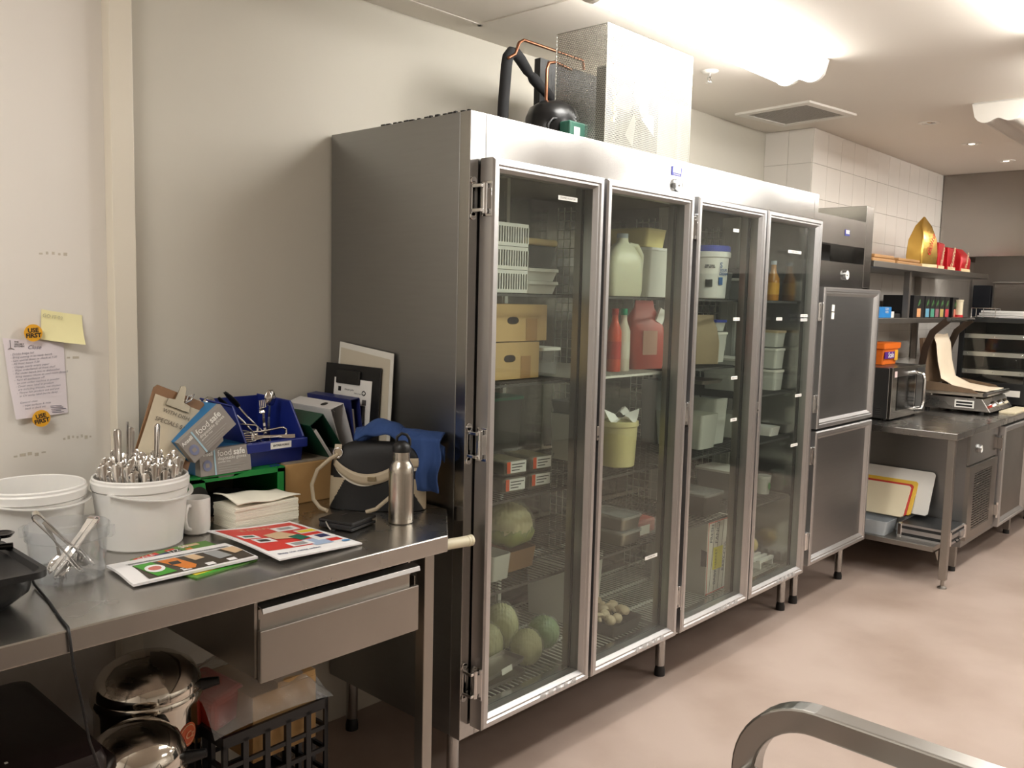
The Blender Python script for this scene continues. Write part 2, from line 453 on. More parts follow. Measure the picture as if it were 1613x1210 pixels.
# ------------------------------------------------------------------ tall four-door fridge
FZ0, FZ1, FL, FD = 0.193, 2.15, 2.445, 0.69
fr = thing('display_fridge', 'tall four door glass fronted stainless steel commercial fridge', 'fridge', (0, 0, 0))
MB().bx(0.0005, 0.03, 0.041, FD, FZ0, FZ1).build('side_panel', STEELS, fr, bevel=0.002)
MB().bx(FL - 0.03, FL, 0.045, FD, FZ0, FZ1).build('side_panel', STEEL, fr)
MB().bx(0.03, FL - 0.03, 0.0, FD, 2.10, FZ1 - 0.002).build('top_panel', STEEL, fr)
MB().bx(0.03, FL - 0.03, FD - 0.03, FD, FZ0, 2.10).build('back_panel', STEEL, fr)
MB().bx(0.03, FL - 0.03, 0.0, FD, FZ0, 0.226).build('base_panel', STEEL, fr)
MB().bx(0.067, FL - 0.047, -0.004, 0.04, 2.00, FZ1).build('header', STEEL, fr, bevel=0.0015)
MB().bx(0.0, 0.066, -0.004, 0.04, FZ0, FZ1).build('stile', STEEL, fr, bevel=0.0015)
MB().bx(FL - 0.046, FL, -0.004, 0.04, FZ0, FZ1).build('stile', STEEL, fr, bevel=0.0015)
MB().bx(0.067, FL - 0.047, -0.004, 0.04, FZ0, 0.262).build('bottom_rail', STEEL, fr, bevel=0.0015)
for x in (0.597, 1.189, 1.789):
    MB().bx(x - 0.03, x + 0.03, 0.0, 0.045, 0.262, 2.0).build('mullion', STEELD, fr)
# black sealant beads along the top edge of the side
m = MB(); random.seed(3)
y = 0.01
while y < 0.42:
    w = random.uniform(0.006, 0.022); m.box((0.004 + random.uniform(0, 0.004), y, FZ1 + 0.0015), (0.008, w, random.uniform(0.003, 0.008))); y += w + random.uniform(0.004, 0.02)
m.build('sealant_bead', GASKET, fr)['kind'] = 'stuff'
def round_leg(parent, x, y, top, r=0.021):
    MB().lathe([(r, 0.045), (r, top)], (x, y, 0), n=20).build('leg', STEEL, parent, smooth=40)
    MB().lathe([(0, 0), (r * 1.1, 0), (r * 1.1, 0.02), (r * 0.85, 0.045), (0, 0.045)], (x, y, 0), n=20).build('foot', BLACKP, parent, smooth=40)
for x in (0.035, 1.257, 2.40):
    for y in (0.06, 0.6): round_leg(fr, x, y, FZ0)

DOORS = [(0.040, 0.588, 'L'), (0.606, 1.174, 'R'), (1.208, 1.783, 'L'), (1.798, 2.372, 'R')]
DZ0, DZ1, DY0, DY1 = 0.232, 2.014, -0.066, -0.010
def door_frame(m, x0, x1, z0, z1, fw=0.040, yf=DY0, yb=DY1):
    """mitred frame with outer flat, rounded front and stepped inner lip"""
    prof = [(0.0, yb), (0.0, yf + 0.006), (0.006, yf), (0.020, yf), (0.024, yf + 0.006), (0.030, yf + 0.006), (fw, yf + 0.022), (fw, yb)]
    n = len(prof); vs = []
    for d, y in prof:
        vs += [(x0 + d, y, z0 + d), (x1 - d, y, z0 + d), (x1 - d, y, z1 - d), (x0 + d, y, z1 - d)]
    fs = []
    for i in range(n):
        j = (i + 1) % n
        for k in range(4): fs.append((i * 4 + k, i * 4 + (k + 1) % 4, j * 4 + (k + 1) % 4, j * 4 + k))
    m.add(vs, fs)
def hinge(parent, x, z, yb=DY1, yf=DY0, h=0.105):
    """chrome lift-off hinge: leaf on the stile, leaf on the door side, barrel between"""
    m = MB()
    m.bx(x - 0.034, x - 0.020, -0.010, -0.004, z - h / 2, z + h / 2)
    for s in (-1, 1):
        m.lathe([(0, -0.003), (0.012, -0.003), (0.012, 0.003), (0, 0.003)], (x - 0.026, -0.007, z + s * h / 2), n=14, axis=Matrix.Rotation(R(90), 3, 'X'))
        m.bx(x - 0.034, x - 0.002, -0.046, -0.006, z + s * 0.036 - 0.005, z + s * 0.036 + 0.005)
    m.build('hinge_leaf', CHROME, parent, bevel=0.0015)
    m = MB().cyl((x - 0.014, -0.044, z - 0.045), (x - 0.014, -0.044, z + 0.045), 0.0085, n=14)
    m.bx(x - 0.016, x, -0.052, -0.030, z - 0.031, z + 0.031); m.bx(x - 0.004, x + 0.0, -0.062, -0.02, z - h / 2, z + h / 2)
    m.build('hinge_barrel', CHROME, parent, smooth=40, bevel=0.0012)
labelw = mat('label_white', (238, 236, 230), 0.6)
def sticker(parent, x, z, w, s, y=-0.0485, tilt=0.0, h=0.014, name='label_strip'):
    q = Matrix.Rotation(R(tilt), 3, 'Y')
    MB().box((x, y, z), (w, 0.0006, h), q).build(name, labelw, parent)
    rv = q @ Vector((1, 0, 0))
    text(s, h * 0.62, frame((x, y - 0.0005, z), rv, q @ Vector((0, 0, 1))), INK, parent)
LBL = [[(0.41, 1.928, 0.10, 'STEAMED POTATOES')],
       [(0.99, 0.60, 0.085, 'STEAMED FISH')],
       [(1.54, 1.905, 0.05, 'CHILLI'), (1.58, 1.53, 0.055, 'RED ONION'), (1.585, 1.275, 0.055, 'GREEN VEG'), (1.598, 1.09, 0.055, 'ICEBERG')],
       [(2.11, 1.845, 0.14, 'DESSERTS & SAUCES'), (1.985, 1.53, 0.06, 'SLICED HAM'), (2.25, 1.545, 0.08, 'SLICED CHEESE'), (2.25, 1.525, 0.075, 'COOKED BACON'), (2.235, 1.155, 0.07, 'COLESLAW MIX'), (2.22, 0.91, 0.075, 'MIXED LETTUCE')]]
for k, (x0, x1, hs) in enumerate(DOORS):
    m = MB(); door_frame(m, x0, x1, DZ0, DZ1)
    d = m.build('door', ALU, fr)
    g = MB().bx(x0 + 0.034, x1 - 0.034, -0.046, -0.041, DZ0 + 0.034, DZ1 - 0.034)
    g.bx(x0 + 0.036, x1 - 0.036, -0.022, -0.018, DZ0 + 0.036, DZ1 - 0.036)
    g.build('pane', GLASS, d)
    m = MB(); door_frame(m, x0 + 0.008, x1 - 0.008, DZ0 + 0.008, DZ1 - 0.008, 0.02, DY1 + 0.0005, -0.0045)
    m.build('gasket', GASKET, d)
    if hs == 'L':
        for z in (1.893, 1.148, 0.384): hinge(d, x0, z)
    else:
        MB().bx(x0 - 0.012, x0 - 0.0005, -0.062, -0.03, 1.105, 1.155).build('latch', STEELD, d, bevel=0.002)
        MB().cyl((x0 - 0.006, -0.064, 1.118), (x0 - 0.006, -0.060, 1.118), 0.004, n=10).build('latch_screw', GASKET, d)
    for (x, z, w, s) in LBL[k]: sticker(d, x, z, w, s)
    m = MB(); random.seed(k)
    for i in range(5):
        xx = x0 + 0.28 + i * 0.042
        m.bx(xx, xx + random.uniform(0.018, 0.03), DY0 - 0.0006, DY0 - 0.0001, DZ0 + 0.012, DZ0 + 0.034)
    m.build('tape_residue', clear('tape_film', (240, 240, 240), haze=0.35, rough=0.3), d)['kind'] = 'stuff'
# header badge and thermometer
badge = mat('badge_blue', (44, 52, 140), 0.4)
MB().bx(1.092, 1.162, -0.0065, -0.0042, 2.088, 2.122).build('badge', badge, fr)
MB().bx(1.100, 1.154, -0.0075, -0.0065, 2.099, 2.120).build('badge_plate', labelw, fr)
text('FRIGRITE', 0.0115, front(1.127, -0.0078, 2.110), badge, fr)
text('REFRIGERATION', 0.0065, front(1.127, -0.0068, 2.093), labelw, fr)
def dial(parent, x, z, y=-0.004, r=0.027):
    a = Matrix.Rotation(R(90), 3, 'X')
    MB().lathe([(r, 0), (r, 0.012), (r * 0.95, 0.015), (r * 0.88, 0.0125), (0, 0.012)], (x, y, z), n=28, axis=a).build('thermometer', STEELS, parent, smooth=35)
    MB().lathe([(r * 0.88, 0.0130), (0, 0.0131)], (x, y, z), n=28, axis=a).build('dial_face', labelw, parent)
    MB().box((x - r * 0.2, y - 0.014, z - r * 0.1), (r * 0.8, 0.001, 0.0014), Matrix.Rotation(R(25), 3, 'Y')).build('needle', INK, parent)
    MB().lathe([(0.003, 0.0126), (0.003, 0.0145), (0, 0.0145)], (x, y, z), n=10, axis=a).build('needle_hub', INK, parent)
dial(fr, 1.131, 2.052)

# inside: pilasters with wire grid, shelves
wirew = mat('white_coated_wire', (205, 203, 196), 0.45)
wired = mat('dark_coated_wire', (62, 60, 58), 0.45)
SHELVES = [1.615, 1.315, 0.925, 0.615, 0.243]
BAYS = [(0.045, 0.60), (0.61, 1.18), (1.20, 1.785), (1.795, 2.40)]
for k, (a, b_) in enumerate(BAYS):
    for j, z in enumerate(SHELVES):
        if k == 3 and j == 1: z = 1.16
        m = MB(); ym, yM = 0.06, 0.62
        n = int((b_ - a) / 0.024)
        for i in range(n + 1):
            x = a + 0.012 + (b_ - a - 0.024) * i / n
            m.bx(x - 0.0018, x + 0.0018, ym, yM, z - 0.003, z)
        for y in (ym, 0.24, 0.43, yM): m.bx(a + 0.006, b_ - 0.006, y - 0.004, y + 0.004, z - 0.011, z - 0.003)
        m.build('wire_shelf', wirew if (j == 4 or (k == 1 and j == 1)) else wired, fr)
    xs = b_ + 0.0
    MB().bx(b_ - 0.005, b_ + 0.012, 0.40, 0.50, 0.25, 2.05).build('pilaster', mat('white_liner', (200, 200, 194), 0.4), fr)
    m = MB()
    for i in range(7): m.bx(b_ - 0.010, b_ - 0.007, 0.41 + 0.036 * i, 0.413 + 0.036 * i, 0.25, 2.0)
    for i in range(44): m.bx(b_ - 0.0085, b_ - 0.0055, 0.41, 0.63, 0.26 + 0.04 * i, 0.263 + 0.04 * i)
    m.build('side_wire_grid', wirew, fr)

# ------------------------------------------------------------------ two-door solid unit at the far end
u = thing('upright_fridge', 'narrow upright steel cabinet with two solid stacked doors', 'fridge', (2.449, 0, 0))
UW = 0.745
MB().bx(0, 0.03, 0.03, 0.66, 0.225, 2.06).build('side_panel', STEEL, u)
MB().bx(UW - 0.105, UW, 0.0, 0.35, 1.70, 2.153).build('side_panel', STEEL, u, bevel=0.002)
MB().bx(UW - 0.03, UW, 0.0, 0.38, 0.225, 1.70).build('side_panel', STEEL, u)
MB().bx(0.03, UW - 0.03, 0.35, 0.38, 0.225, 2.06).build('back_panel', STEEL, u)
MB().bx(0.03, UW - 0.03, 0.0, 0.35, 0.225, 0.26).build('base_panel', STEEL, u)
m = MB(); fx1 = UW - 0.106
m.bx(0, fx1, 0, 0.012, 1.918, 2.062); m.bx(0, fx1, 0, 0.012, 1.68, 1.827); m.bx(0, 0.02, 0, 0.012, 1.827, 1.918); m.bx(fx1 - 0.006, fx1, 0, 0.012, 1.827, 1.918)
m.build('fascia', STEEL, u)
MB().bx(0.03, fx1, 0.012, 0.34, 1.69, 1.70).build('divider_shelf', STEELD, u)
MB().bx(0.1, fx1 - 0.18, 0.12, 0.13, 1.70, 1.93).build('coil_block', GASKET, u)
MB().bx(0, UW, 0.012, 0.03, 0.225, 1.68).build('door_surround', STEELD, u)
dial(u, 0.386, 1.762, 0.0)
MB().bx(0.352, 0.412, -0.0025, -0.0002, 1.970, 2.002).build('badge', badge, u)
MB().bx(0.359, 0.405, -0.0035, -0.0025, 1.981, 2.000).build('badge_plate', labelw, u)
text('FRIGRITE', 0.010, front(0.382, -0.0038, 1.990), badge, u)
def solid_door(z0, z1):
    x0, x1 = -0.012, UW - 0.006
    m = MB(); door_frame(m, x0, x1, z0, z1, 0.045, -0.066, -0.004)
    d = m.build('door', ALU, u)
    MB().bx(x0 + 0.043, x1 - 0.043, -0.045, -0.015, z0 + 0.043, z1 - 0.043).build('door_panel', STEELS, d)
    m = MB(); m.bx(x0 + 0.01, x1 - 0.01, -0.004, 0.010, z0 + 0.01, z1 - 0.01); m.build('gasket', GASKET, d)
    for z in (z0 + 0.13, z1 - 0.125):
        hinge(d, x0, z, h=0.095)
    return d
d = solid_door(0.968, 1.690)
for z in (1.585, 1.545): MB().box((0.148, -0.046, z), (0.034, 0.001, 0.034), Matrix.Rotation(R(3), 3, 'Y')).build('sticker', labelw, d)
solid_door(0.252, 0.955)
for x in (0.10, UW - 0.05): round_leg(u, x, 0.06, 0.225)
for x in (0.10, UW - 0.05): round_leg(u, x, 0.30, 0.225)
MB().bx(-0.06, 0.01, -0.0055, -0.0042, 0.205, 0.235).build('warning_sticker', mat('yellowed_sticker', (214, 206, 180), 0.6, var=0.25, vscale=120), u)

# ------------------------------------------------------------------ condensing unit on the fridge roof
cu = thing('condensing_unit', 'black refrigeration compressor and coil in a perforated metal guard on the fridge', 'compressor', (0.70, 0.03, FZ1))
perf = mat('galvanised_perforated', (158, 156, 148), 0.48, 0.9, var=0.12, vscale=9)
def perforated(W, H, pitch=0.0078, hr=0.0030):
    """flat sheet in XZ with real staggered hexagonal holes"""
    vs = []; fs = []
    nz = int(H / (pitch * 0.866)); nx = int(W / pitch)
    px, pz = W / (nx + 0.5), H / nz
    hexo = [(math.cos(R(30 + 60 * i)), math.sin(R(30 + 60 * i))) for i in range(6)]
    for j in range(nz):
        for i in range(nx + (1 if j % 2 else 1)):
            cx = (i + (0.5 if j % 2 else 0.0)) * px + px * 0.0; cz = (j + 0.5) * pz
            lo, hi = max(0, cx - px / 2), min(W, cx + px / 2)
            if hi - lo < 1e-5: continue
            o = len(vs)
            if cx - px / 2 < -1e-6 or cx + px / 2 > W + 1e-6:
                vs += [(lo, 0, cz - pz / 2), (hi, 0, cz - pz / 2), (hi, 0, cz + pz / 2), (lo, 0, cz + pz / 2)]; fs.append((o, o + 1, o + 2, o + 3)); continue
            vs += [(cx - px / 2, 0, cz - pz / 2), (cx + px / 2, 0, cz - pz / 2), (cx + px / 2, 0, cz + pz / 2), (cx - px / 2, 0, cz + pz / 2)]
            vs += [(cx + a * hr, 0, cz + c * hr) for a, c in hexo]      # 4..9: 30,90,150,210,270,330
            q = [o + k for k in range(10)]
            fs += [(q[0], q[1], q[9], q[8], q[7]), (q[1], q[2], q[4], q[9]), (q[2], q[3], q[6], q[5], q[4]), (q[3], q[0], q[7], q[6])]
    me = bpy.data.meshes.new('guard_panel'); me.from_pydata(vs, [], fs); me.materials.append(perf); me.update()
    return me
CW, CH, CD = 0.565, 0.422, 0.235
share(perforated(CW, CH), 'guard_panel', cu, (0, 0, 0))
share(perforated(CD, CH), 'guard_panel', cu, (0, 0, 0), (0, 0, R(90)))
m = MB()
for p, q in (((0, 0, 0), (0, 0, CH)), ((CW, 0, 0), (CW, 0, CH)), ((0, 0, CH), (CW, 0, CH)), ((0, 0, CH), (0, CD, CH)), ((0, CD, 0), (0, CD, CH))):
    m.cyl(p, q, 0.0022, n=6)
m.build('guard_edge', perf, cu)
MB().bx(0.02, 0.60, 0.33, 0.36, 0.03, 0.36).build('condenser_coil', mat('black_coil', (22, 22, 22), 0.5, bump=1.0, bscale=300, stretch=(1, 1, 0.02)), cu)
MB().bx(0.16, 0.52, 0.12, 0.17, 0.04, 0.33).build('fan_shroud', mat('dark_sheet_metal', (52, 50, 48), 0.5), cu, bevel=0.006)
MB().lathe([(0, 0.0), (0.03, 0), (0.032, 0.03), (0.01, 0.036), (0, 0.036)], (0.34, 0.10, 0.19), n=20, axis=Matrix.Rotation(R(90), 3, 'X')).build('fan_motor', mat('motor_grey', (150, 148, 140), 0.4), cu, smooth=40)
for i in range(4):
    q = Matrix.Rotation(R(90 * i + 20), 3, 'Y')
    m = MB(); m.grid(lambda a, b2: q @ Vector((0.03 + 0.10 * a, 0.012 * (b2 - 0.5) * 2, (b2 - 0.5) * (0.05 + 0.04 * a))) + Vector((0.34, 0.105, 0.19)), 4, 3)
    m.build('fan_blade', mat('fan_blade_grey', (120, 118, 112), 0.4), cu, solid=0.002)
MB().lathe([(0, 0.175), (0.05, 0.172), (0.085, 0.150), (0.100, 0.115), (0.102, 0.07), (0.095, 0.02), (0.07, 0.005), (0, 0.005)], (-0.02, 0.23, 0.0), n=32).build('compressor_shell', mat('black_enamel', (20, 20, 21), 0.28), cu, smooth=50)
MB().bx(-0.085, 0.02, 0.09, 0.14, 0.01, 0.085).build('terminal_box', mat('green_terminal_box', (42, 94, 78), 0.45), cu, bevel=0.006)
MB().bx(-0.062, -0.03, 0.0885, 0.0905, 0.03, 0.065).build('terminal_label', labelw, cu)
MB().tube([(-0.12, 0.16, 0.01), (-0.125, 0.16, 0.07), (-0.10, 0.16, 0.095), (-0.03, 0.15, 0.105), (0.02, 0.13, 0.09)], 0.006, 8).build('power_lead', BLACKP, cu, smooth=60)
cop = mat('copper_pipe', (150, 102, 78), 0.3, 1.0)
MB().tube([(-0.045, 0.24, 0.16), (-0.045, 0.24, 0.29), (-0.035, 0.24, 0.315), (0.0, 0.24, 0.325), (0.12, 0.26, 0.325)], 0.006, 8).build('copper_pipe', cop, cu, smooth=60)
MB().tube([(-0.19, 0.30, 0.31), (-0.155, 0.30, 0.33), (-0.135, 0.30, 0.375), (-0.11, 0.30, 0.39), (0.25, 0.31, 0.395), (0.26, 0.31, 0.36)], 0.006, 8).build('copper_pipe', cop, cu, smooth=60)
m = MB()
for i in range(14): m.box((0.19 + random.uniform(-0.01, 0.01), 0.10, 0.13 + i * 0.02), (0.012, 0.012, 0.018), Matrix.Rotation(random.uniform(0, 3), 3, 'Z'))
m.build('taped_joint', mat('masking_tape', (196, 176, 140), 0.7), cu)
MB().bx(0.03, 0.5, 0.22, 0.30, 0.0, 0.03).build('mounting_rail', STEELD, cu)

ins = mat('black_foam_insulation', (34, 34, 36), 0.85, bump=0.25, bscale=120)
MB().tube([(0.505, 0.35, 2.150), (0.510, 0.35, 2.30), (0.522, 0.35, 2.44), (0.528, 0.35, 2.47), (0.545, 0.35, 2.49), (0.57, 0.35, 2.492), (0.60, 0.352, 2.475), (0.64, 0.354, 2.445), (0.66, 0.355, 2.433)], [0.021] * 7 + [0.019, 0.014], 14).build('insulated_pipe', ins, smooth=60)
tag(bpy.data.objects['insulated_pipe'], 'thick black foam insulated pipe bent above the fridge roof', 'pipe')
o = MB().tube([(0.655, 0.355, 2.437), (0.675, 0.355, 2.424), (0.76, 0.36, 2.385), (0.80, 0.36, 2.36), (0.815, 0.36, 2.32), (0.82, 0.36, 2.25)], [0.013, 0.021, 0.021, 0.021, 0.021, 0.021], 14).build('pipe_sleeve', ins, bpy.data.objects['insulated_pipe'], smooth=60)

# vertical white service duct on the wall behind the unit, and conduit
o = MB().bx(2.20, 2.235, WALL_Y - 0.02, WALL_Y - 0.001, 2.16, CEIL - 0.001).build('service_duct', postm, bevel=0.003)
tag(o, 'slim cream cable duct running up the back wall beyond the compressor', 'duct')

# ------------------------------------------------------------------ near bench
H = 0.94
bn = thing('work_bench', 'stainless steel work bench with a cut off corner beside the tall fridge', 'bench', (-1.4, 0.25, 0))
def W(p, o): return Vector(p) - o.location          # world point -> local of an unrotated thing
bo = bn.location
poly = [(-3.2, -0.176), (-0.226, -0.176), (-0.02, 0.05), (-0.02, 0.695), (-3.2, 0.695)]
MB().prism([(x - bo.x, y - bo.y) for x, y in poly], (0, 0, 0.893), (1, 0, 0), (0, 1, 0), (0, 0, H - 0.893)).build('bench_top', STEELH, bn, bevel=0.003)
for x in (-0.240, -1.62, -3.0):
    for y in (-0.10, 0.60): MB().bx(x - 0.018 - bo.x, x + 0.018 - bo.x, y - 0.018 - bo.y, y + 0.018 - bo.y, 0, 0.893).build('leg', STEELD, bn, bevel=0.002)
dr = MB()
dx0, dx1 = -0.803 - bo.x, -0.318 - bo.x; dy = -0.162 - bo.y
dr.bx(dx0, dx1, dy, dy + 0.014, 0.690, 0.816)
dr = dr.build('drawer', STEELD, bn, bevel=0.0025)
MB().bx(dx0 + 0.003, dx1 - 0.022, dy + 0.014, dy + 0.02, 0.810, 0.864).build('recess_panel', STEELD, dr)
MB().prism([(0, 0), (0.004, 0.012), (0.030, 0.018), (0.030, 0.014), (0.008, 0.009), (0.004, 0)], (dx0 + 0.004, dy - 0.006, 0.858), (0, 1, 0), (0, 0, 1), (dx1 - dx0 - 0.004, 0, 0)).build('handle', ALU, dr, bevel=0.001)
m = MB(); m.bx(dx0 + 0.005, dx0 + 0.007, dy + 0.01, dy + 0.5, 0.692, 0.84); m.bx(dx1 - 0.008, dx1 - 0.006, dy + 0.01, dy + 0.5, 0.692, 0.84); m.bx(dx0 + 0.004, dx1 - 0.006, dy + 0.01, dy + 0.5, 0.692, 0.695)
m.build('drawer_box', STEELD, dr)
m = MB(); m.bx(dx0 - 0.006, dx0 + 0.002, dy + 0.016, dy + 0.55, 0.70, 0.893); m.bx(dx1 + 0.004, dx1 + 0.012, dy + 0.05, dy + 0.55, 0.80, 0.893)
m.build('drawer_runner', STEELD, bn)['kind'] = 'stuff'

# cream pipe end poking out under the cut corner
t = thing('plastic_pipe', 'cream plastic pipe end poking out beside the cut bench corner', 'pipe', (-0.11, -0.04, 0.862))
m = MB().cyl((-0.30, 0.02, 0.012), (0.085, -0.005, -0.005), 0.0165, n=20)
m.build('pipe', mat('cream_pvc', (226, 218, 190), 0.4), t, smooth=40)
m = MB()
for k in (0.092, 0.103): m.cyl((k - 0.006, -0.005, -0.005), (k + 0.003, -0.006, -0.0055), 0.0175, n=20)
m.build('end_ring', mat('cream_pvc', (226, 218, 190), 0.4), t, smooth=40)
MB().bx(-0.24, -0.225, -0.01, 0.04, -0.006, 0.030).build('pipe_clip', STEELD, t)

# ------------------------------------------------------------------ buckets
def bucket(name, label, c, rb, rt, h, bail):
    t = thing(name, label, 'bucket', c, group='white plastic buckets on the bench')
    MB().lathe([(0, 0.0), (rb - 0.004, 0.0), (rb, 0.004), (rb + (rt - rb) * 0.82, h - 0.034), (rt - 0.006, h - 0.034), (rt, h - 0.030), (rt + 0.001, h - 0.012), (rt - 0.002, h - 0.008), (rt - 0.002, h - 0.003), (rt - 0.005, h), (rt - 0.008, h - 0.002), (rt - 0.010, h - 0.03), (rb - 0.004, 0.006), (0, 0.006)], n=56).build('bucket_body', WHITEP, t, smooth=35)
    pts = []
    for i in range(25):
        a = math.pi * i / 24
        x, y, z = (rt + 0.004) * math.cos(a), -(rt + 0.004) * math.sin(a), h - 0.03 - bail * math.sin(a)
        pts.append((x * math.cos(0.5) - y * math.sin(0.5), x * math.sin(0.5) + y * math.cos(0.5), z))
    MB().tube(pts, 0.01, flat=(0.012, 0.0025), up=(0, 0, 1)).build('bail_handle', clear('milky_plastic', (244, 242, 238), haze=0.75, rough=0.3), t, smooth=60)
    return t
bA = bucket('bucket', 'white plastic bucket almost empty, left of the cutlery bucket', (-1.100, 0.375, H), 0.098, 0.119, 0.180, 0.012)
bB = bucket('bucket', 'white plastic bucket crammed full of upright cutlery', (-0.862, 0.315, H), 0.101, 0.119, 0.182, 0.022)
text('7P', 0.012, frame((0.086, -0.054, 0.055), (0.55, 0.83, 0), (0, 0, 1)), mat('pencil_grey', (120, 118, 116), 0.7), bB)

# cutlery: knife / fork handles, standing
def cut_mesh(L, w0, w1, kind):
    o = []; n = 10
    for i in range(n + 1):
        a = math.pi * i / n
        o.append((w1 * math.cos(a), L - w1 + w1 * 1.0 * math.sin(a)))
    o += [(-w0 * 1.1, L * 0.62), (-w0 * 0.6, L * 0.45), (-w0 * 1.3, L * 0.25), (-w0 * 1.1, 0), (w0 * 1.1, 0), (w0 * 1.3, L * 0.25), (w0 * 0.6, L * 0.45), (w0 * 1.1, L * 0.62)]
    m = MB(); nn = len(o); th = 0.0022
    vs = []
    for s, k in ((-th, 0.6), (0.0, 1.0), (th, 0.6)):
        for x, z in o: vs.append((x * k, s * (1.2 if z > L * 0.5 else 0.5), z if z < L - w1 else L - w1 + (z - L + w1) * (0.7 + 0.3 * k)))
    fs = [tuple(range(nn - 1, -1, -1)), tuple(range(2 * nn, 3 * nn))]
    for r in range(2):
        for i in range(nn): fs.append((r * nn + i, r * nn + (i + 1) % nn, (r + 1) * nn + (i + 1) % nn, (r + 1) * nn + i))
    m.add(vs, fs)
    return m.mesh(kind, CUTLERY, smooth=60)
fork_me = cut_mesh(0.205, 0.006, 0.0120, 'dinner_fork')
knife_me = cut_mesh(0.225, 0.0065, 0.0118, 'table_knife')
random.seed(11)
spots = []
tries = 0
while len(spots) < 84 and tries < 6000:
    tries += 1
    a = random.uniform(0, 2 * math.pi); r = 0.098 * math.sqrt(random.random())
    x, y = r * math.cos(a), r * math.sin(a)
    if all((x - p) ** 2 + (y - q) ** 2 > 0.0150 ** 2 for p, q in spots): spots.append((x, y))
for i, (x, y) in enumerate(spots):
    me, nm = (fork_me, 'dinner_fork') if i % 2 else (knife_me, 'table_knife')
    r = math.hypot(x, y); lean = 0.07 * r / 0.1
    L = 0.205 if i % 2 else 0.225
    topz = random.uniform(0.205, 0.232) + 0.10 * (x * 0.41 + y * 0.91)
    o = bpy.data.objects.new(nm, me); COL.objects.link(o)
    d = Vector((x * lean / max(r, 1e-4), y * lean / max(r, 1e-4), 1)).normalized()
    q = Vector((0, 0, 1)).rotation_difference(d)
    o.rotation_euler = (q @ __import__('mathutils').Quaternion((0, 0, 1), random.uniform(-0.9, 0.1))).to_euler()
    top = Vector((-0.862 + x * 0.98, 0.315 + y * 0.98, H + topz))
    o.location = top - d * L
    tag(o, 'shiny steel %s standing handle up in the cutlery bucket' % ('fork' if i % 2 else 'knife'), 'cutlery', 'cutlery packed in the white bucket')
tall_me = cut_mesh(0.30, 0.007, 0.0105, 'serving_spoon')
for i, (x, y, z, ry) in enumerate(((-0.900, 0.335, 1.243, 0), (-0.888, 0.328, 1.262, 60), (-0.880, 0.340, 1.243, 150), (-0.832, 0.330, 1.248, 20), (-0.822, 0.322, 1.24, 100))):
    o = bpy.data.objects.new('serving_spoon', tall_me); COL.objects.link(o)
    o.location = (x + 0.01 * (1 if i > 2 else -0.5), y, z - 0.30); o.rotation_euler = (0.02, 0.04 if i > 2 else -0.03, R(ry))
    tag(o, ('long steel handle in the pair at the right of the cutlery bucket' if i > 2 else 'long steel handle in the trio rising from the cutlery bucket'), 'cutlery', 'long handles in the pair' if i > 2 else 'long handles in the trio')

# spoon tip showing over the rim of the nearly empty bucket
t = thing('table_spoon', 'steel spoon whose tip shows inside the nearly empty bucket', 'spoon', (-1.085, 0.33, H + 0.008))
MB().tube([(0.05, 0.07, 0.0), (0.02, 0.02, 0.08), (0.0, -0.01, 0.145)], [0.003, 0.003, 0.005], 8).build('handle', CUTLERY, t, smooth=60)
MB().lathe([(0, -0.004), (0.010, -0.002), (0.012, 0.004), (0.006, 0.008), (0, 0.008)], (0, -0.012, 0.15), n=14).build('handle_end', CUTLERY, t, smooth=60)

# ------------------------------------------------------------------ clear tub with tongs and ladle
tb = thing('clear_tub', 'clear plastic tub holding tongs and a ladle in front of the buckets', 'tub', (-1.106, 0.150, H))
MB().lathe([(0, 0.002), (0.072, 0.002), (0.076, 0.005), (0.083, 0.095), (0.088, 0.097), (0.089, 0.122), (0.0865, 0.124), (0.0855, 0.098), (0.081, 0.095), (0.074, 0.007), (0, 0.006)], n=48).build('tub_body', CLEARP, tb, smooth=35)
for s in (-1, 1):
    q = Matrix.Rotation(R(140), 3, 'Z')
    MB().box(q @ Vector((s * 0.094, 0, 0.108)), (0.012, 0.028, 0.024), q).build('grip_tab', CLEARP, tb, bevel=0.002)
def tongs(name, label, foot, head, spread, wv):
    """two scalloped-ended arms joined by a bent spring at the head"""
    t = thing(name, label, 'tongs', foot)
    f = Vector((0, 0, 0)); h = Vector(head) - Vector(foot); d = h.normalized(); sd = d.cross(Vector(wv)).normalized(); n = sd.cross(d)
    L = h.length
    for s in (-1, 1):
        pts = [f + sd * s * spread, f + d * L * 0.3 + sd * s * spread * 0.9, f + d * L * 0.75 + sd * s * spread * 0.65, f + d * L + sd * s * 0.008]
        MB().tube(pts, [0.007, 0.006, 0.0065, 0.009], flat=(0.013, 0.0022), up=sd).build('arm', CUTLERY, t, bevel=0.0008)
        m = MB()
        def sp(u, v):
            w = 0.019 * (math.sin(math.pi * min(1, 0.12 + u * 0.95)) ** 0.5) * (1 + 0.10 * math.sin(u * 28) * abs(v - 0.5) * 2)
            k = (v - 0.5) * 2
            return f + d * (L * 0.32 * (1 - u) - 0.004) + n * (k * w) + sd * s * (spread + 0.004 - 0.006 * (1 - k * k))
        m.grid(sp, 14, 8).build('scalloped_end', CUTLERY, t, smooth=70, solid=0.0014)
    MB().tube([h + sd * 0.009, h + d * 0.010 + sd * 0.006, h + d * 0.013, h + d * 0.010 - sd * 0.006, h - sd * 0.009], 0.01, flat=(0.019, 0.002), up=d).build('spring_bend', CUTLERY, t, smooth=50)
    return t
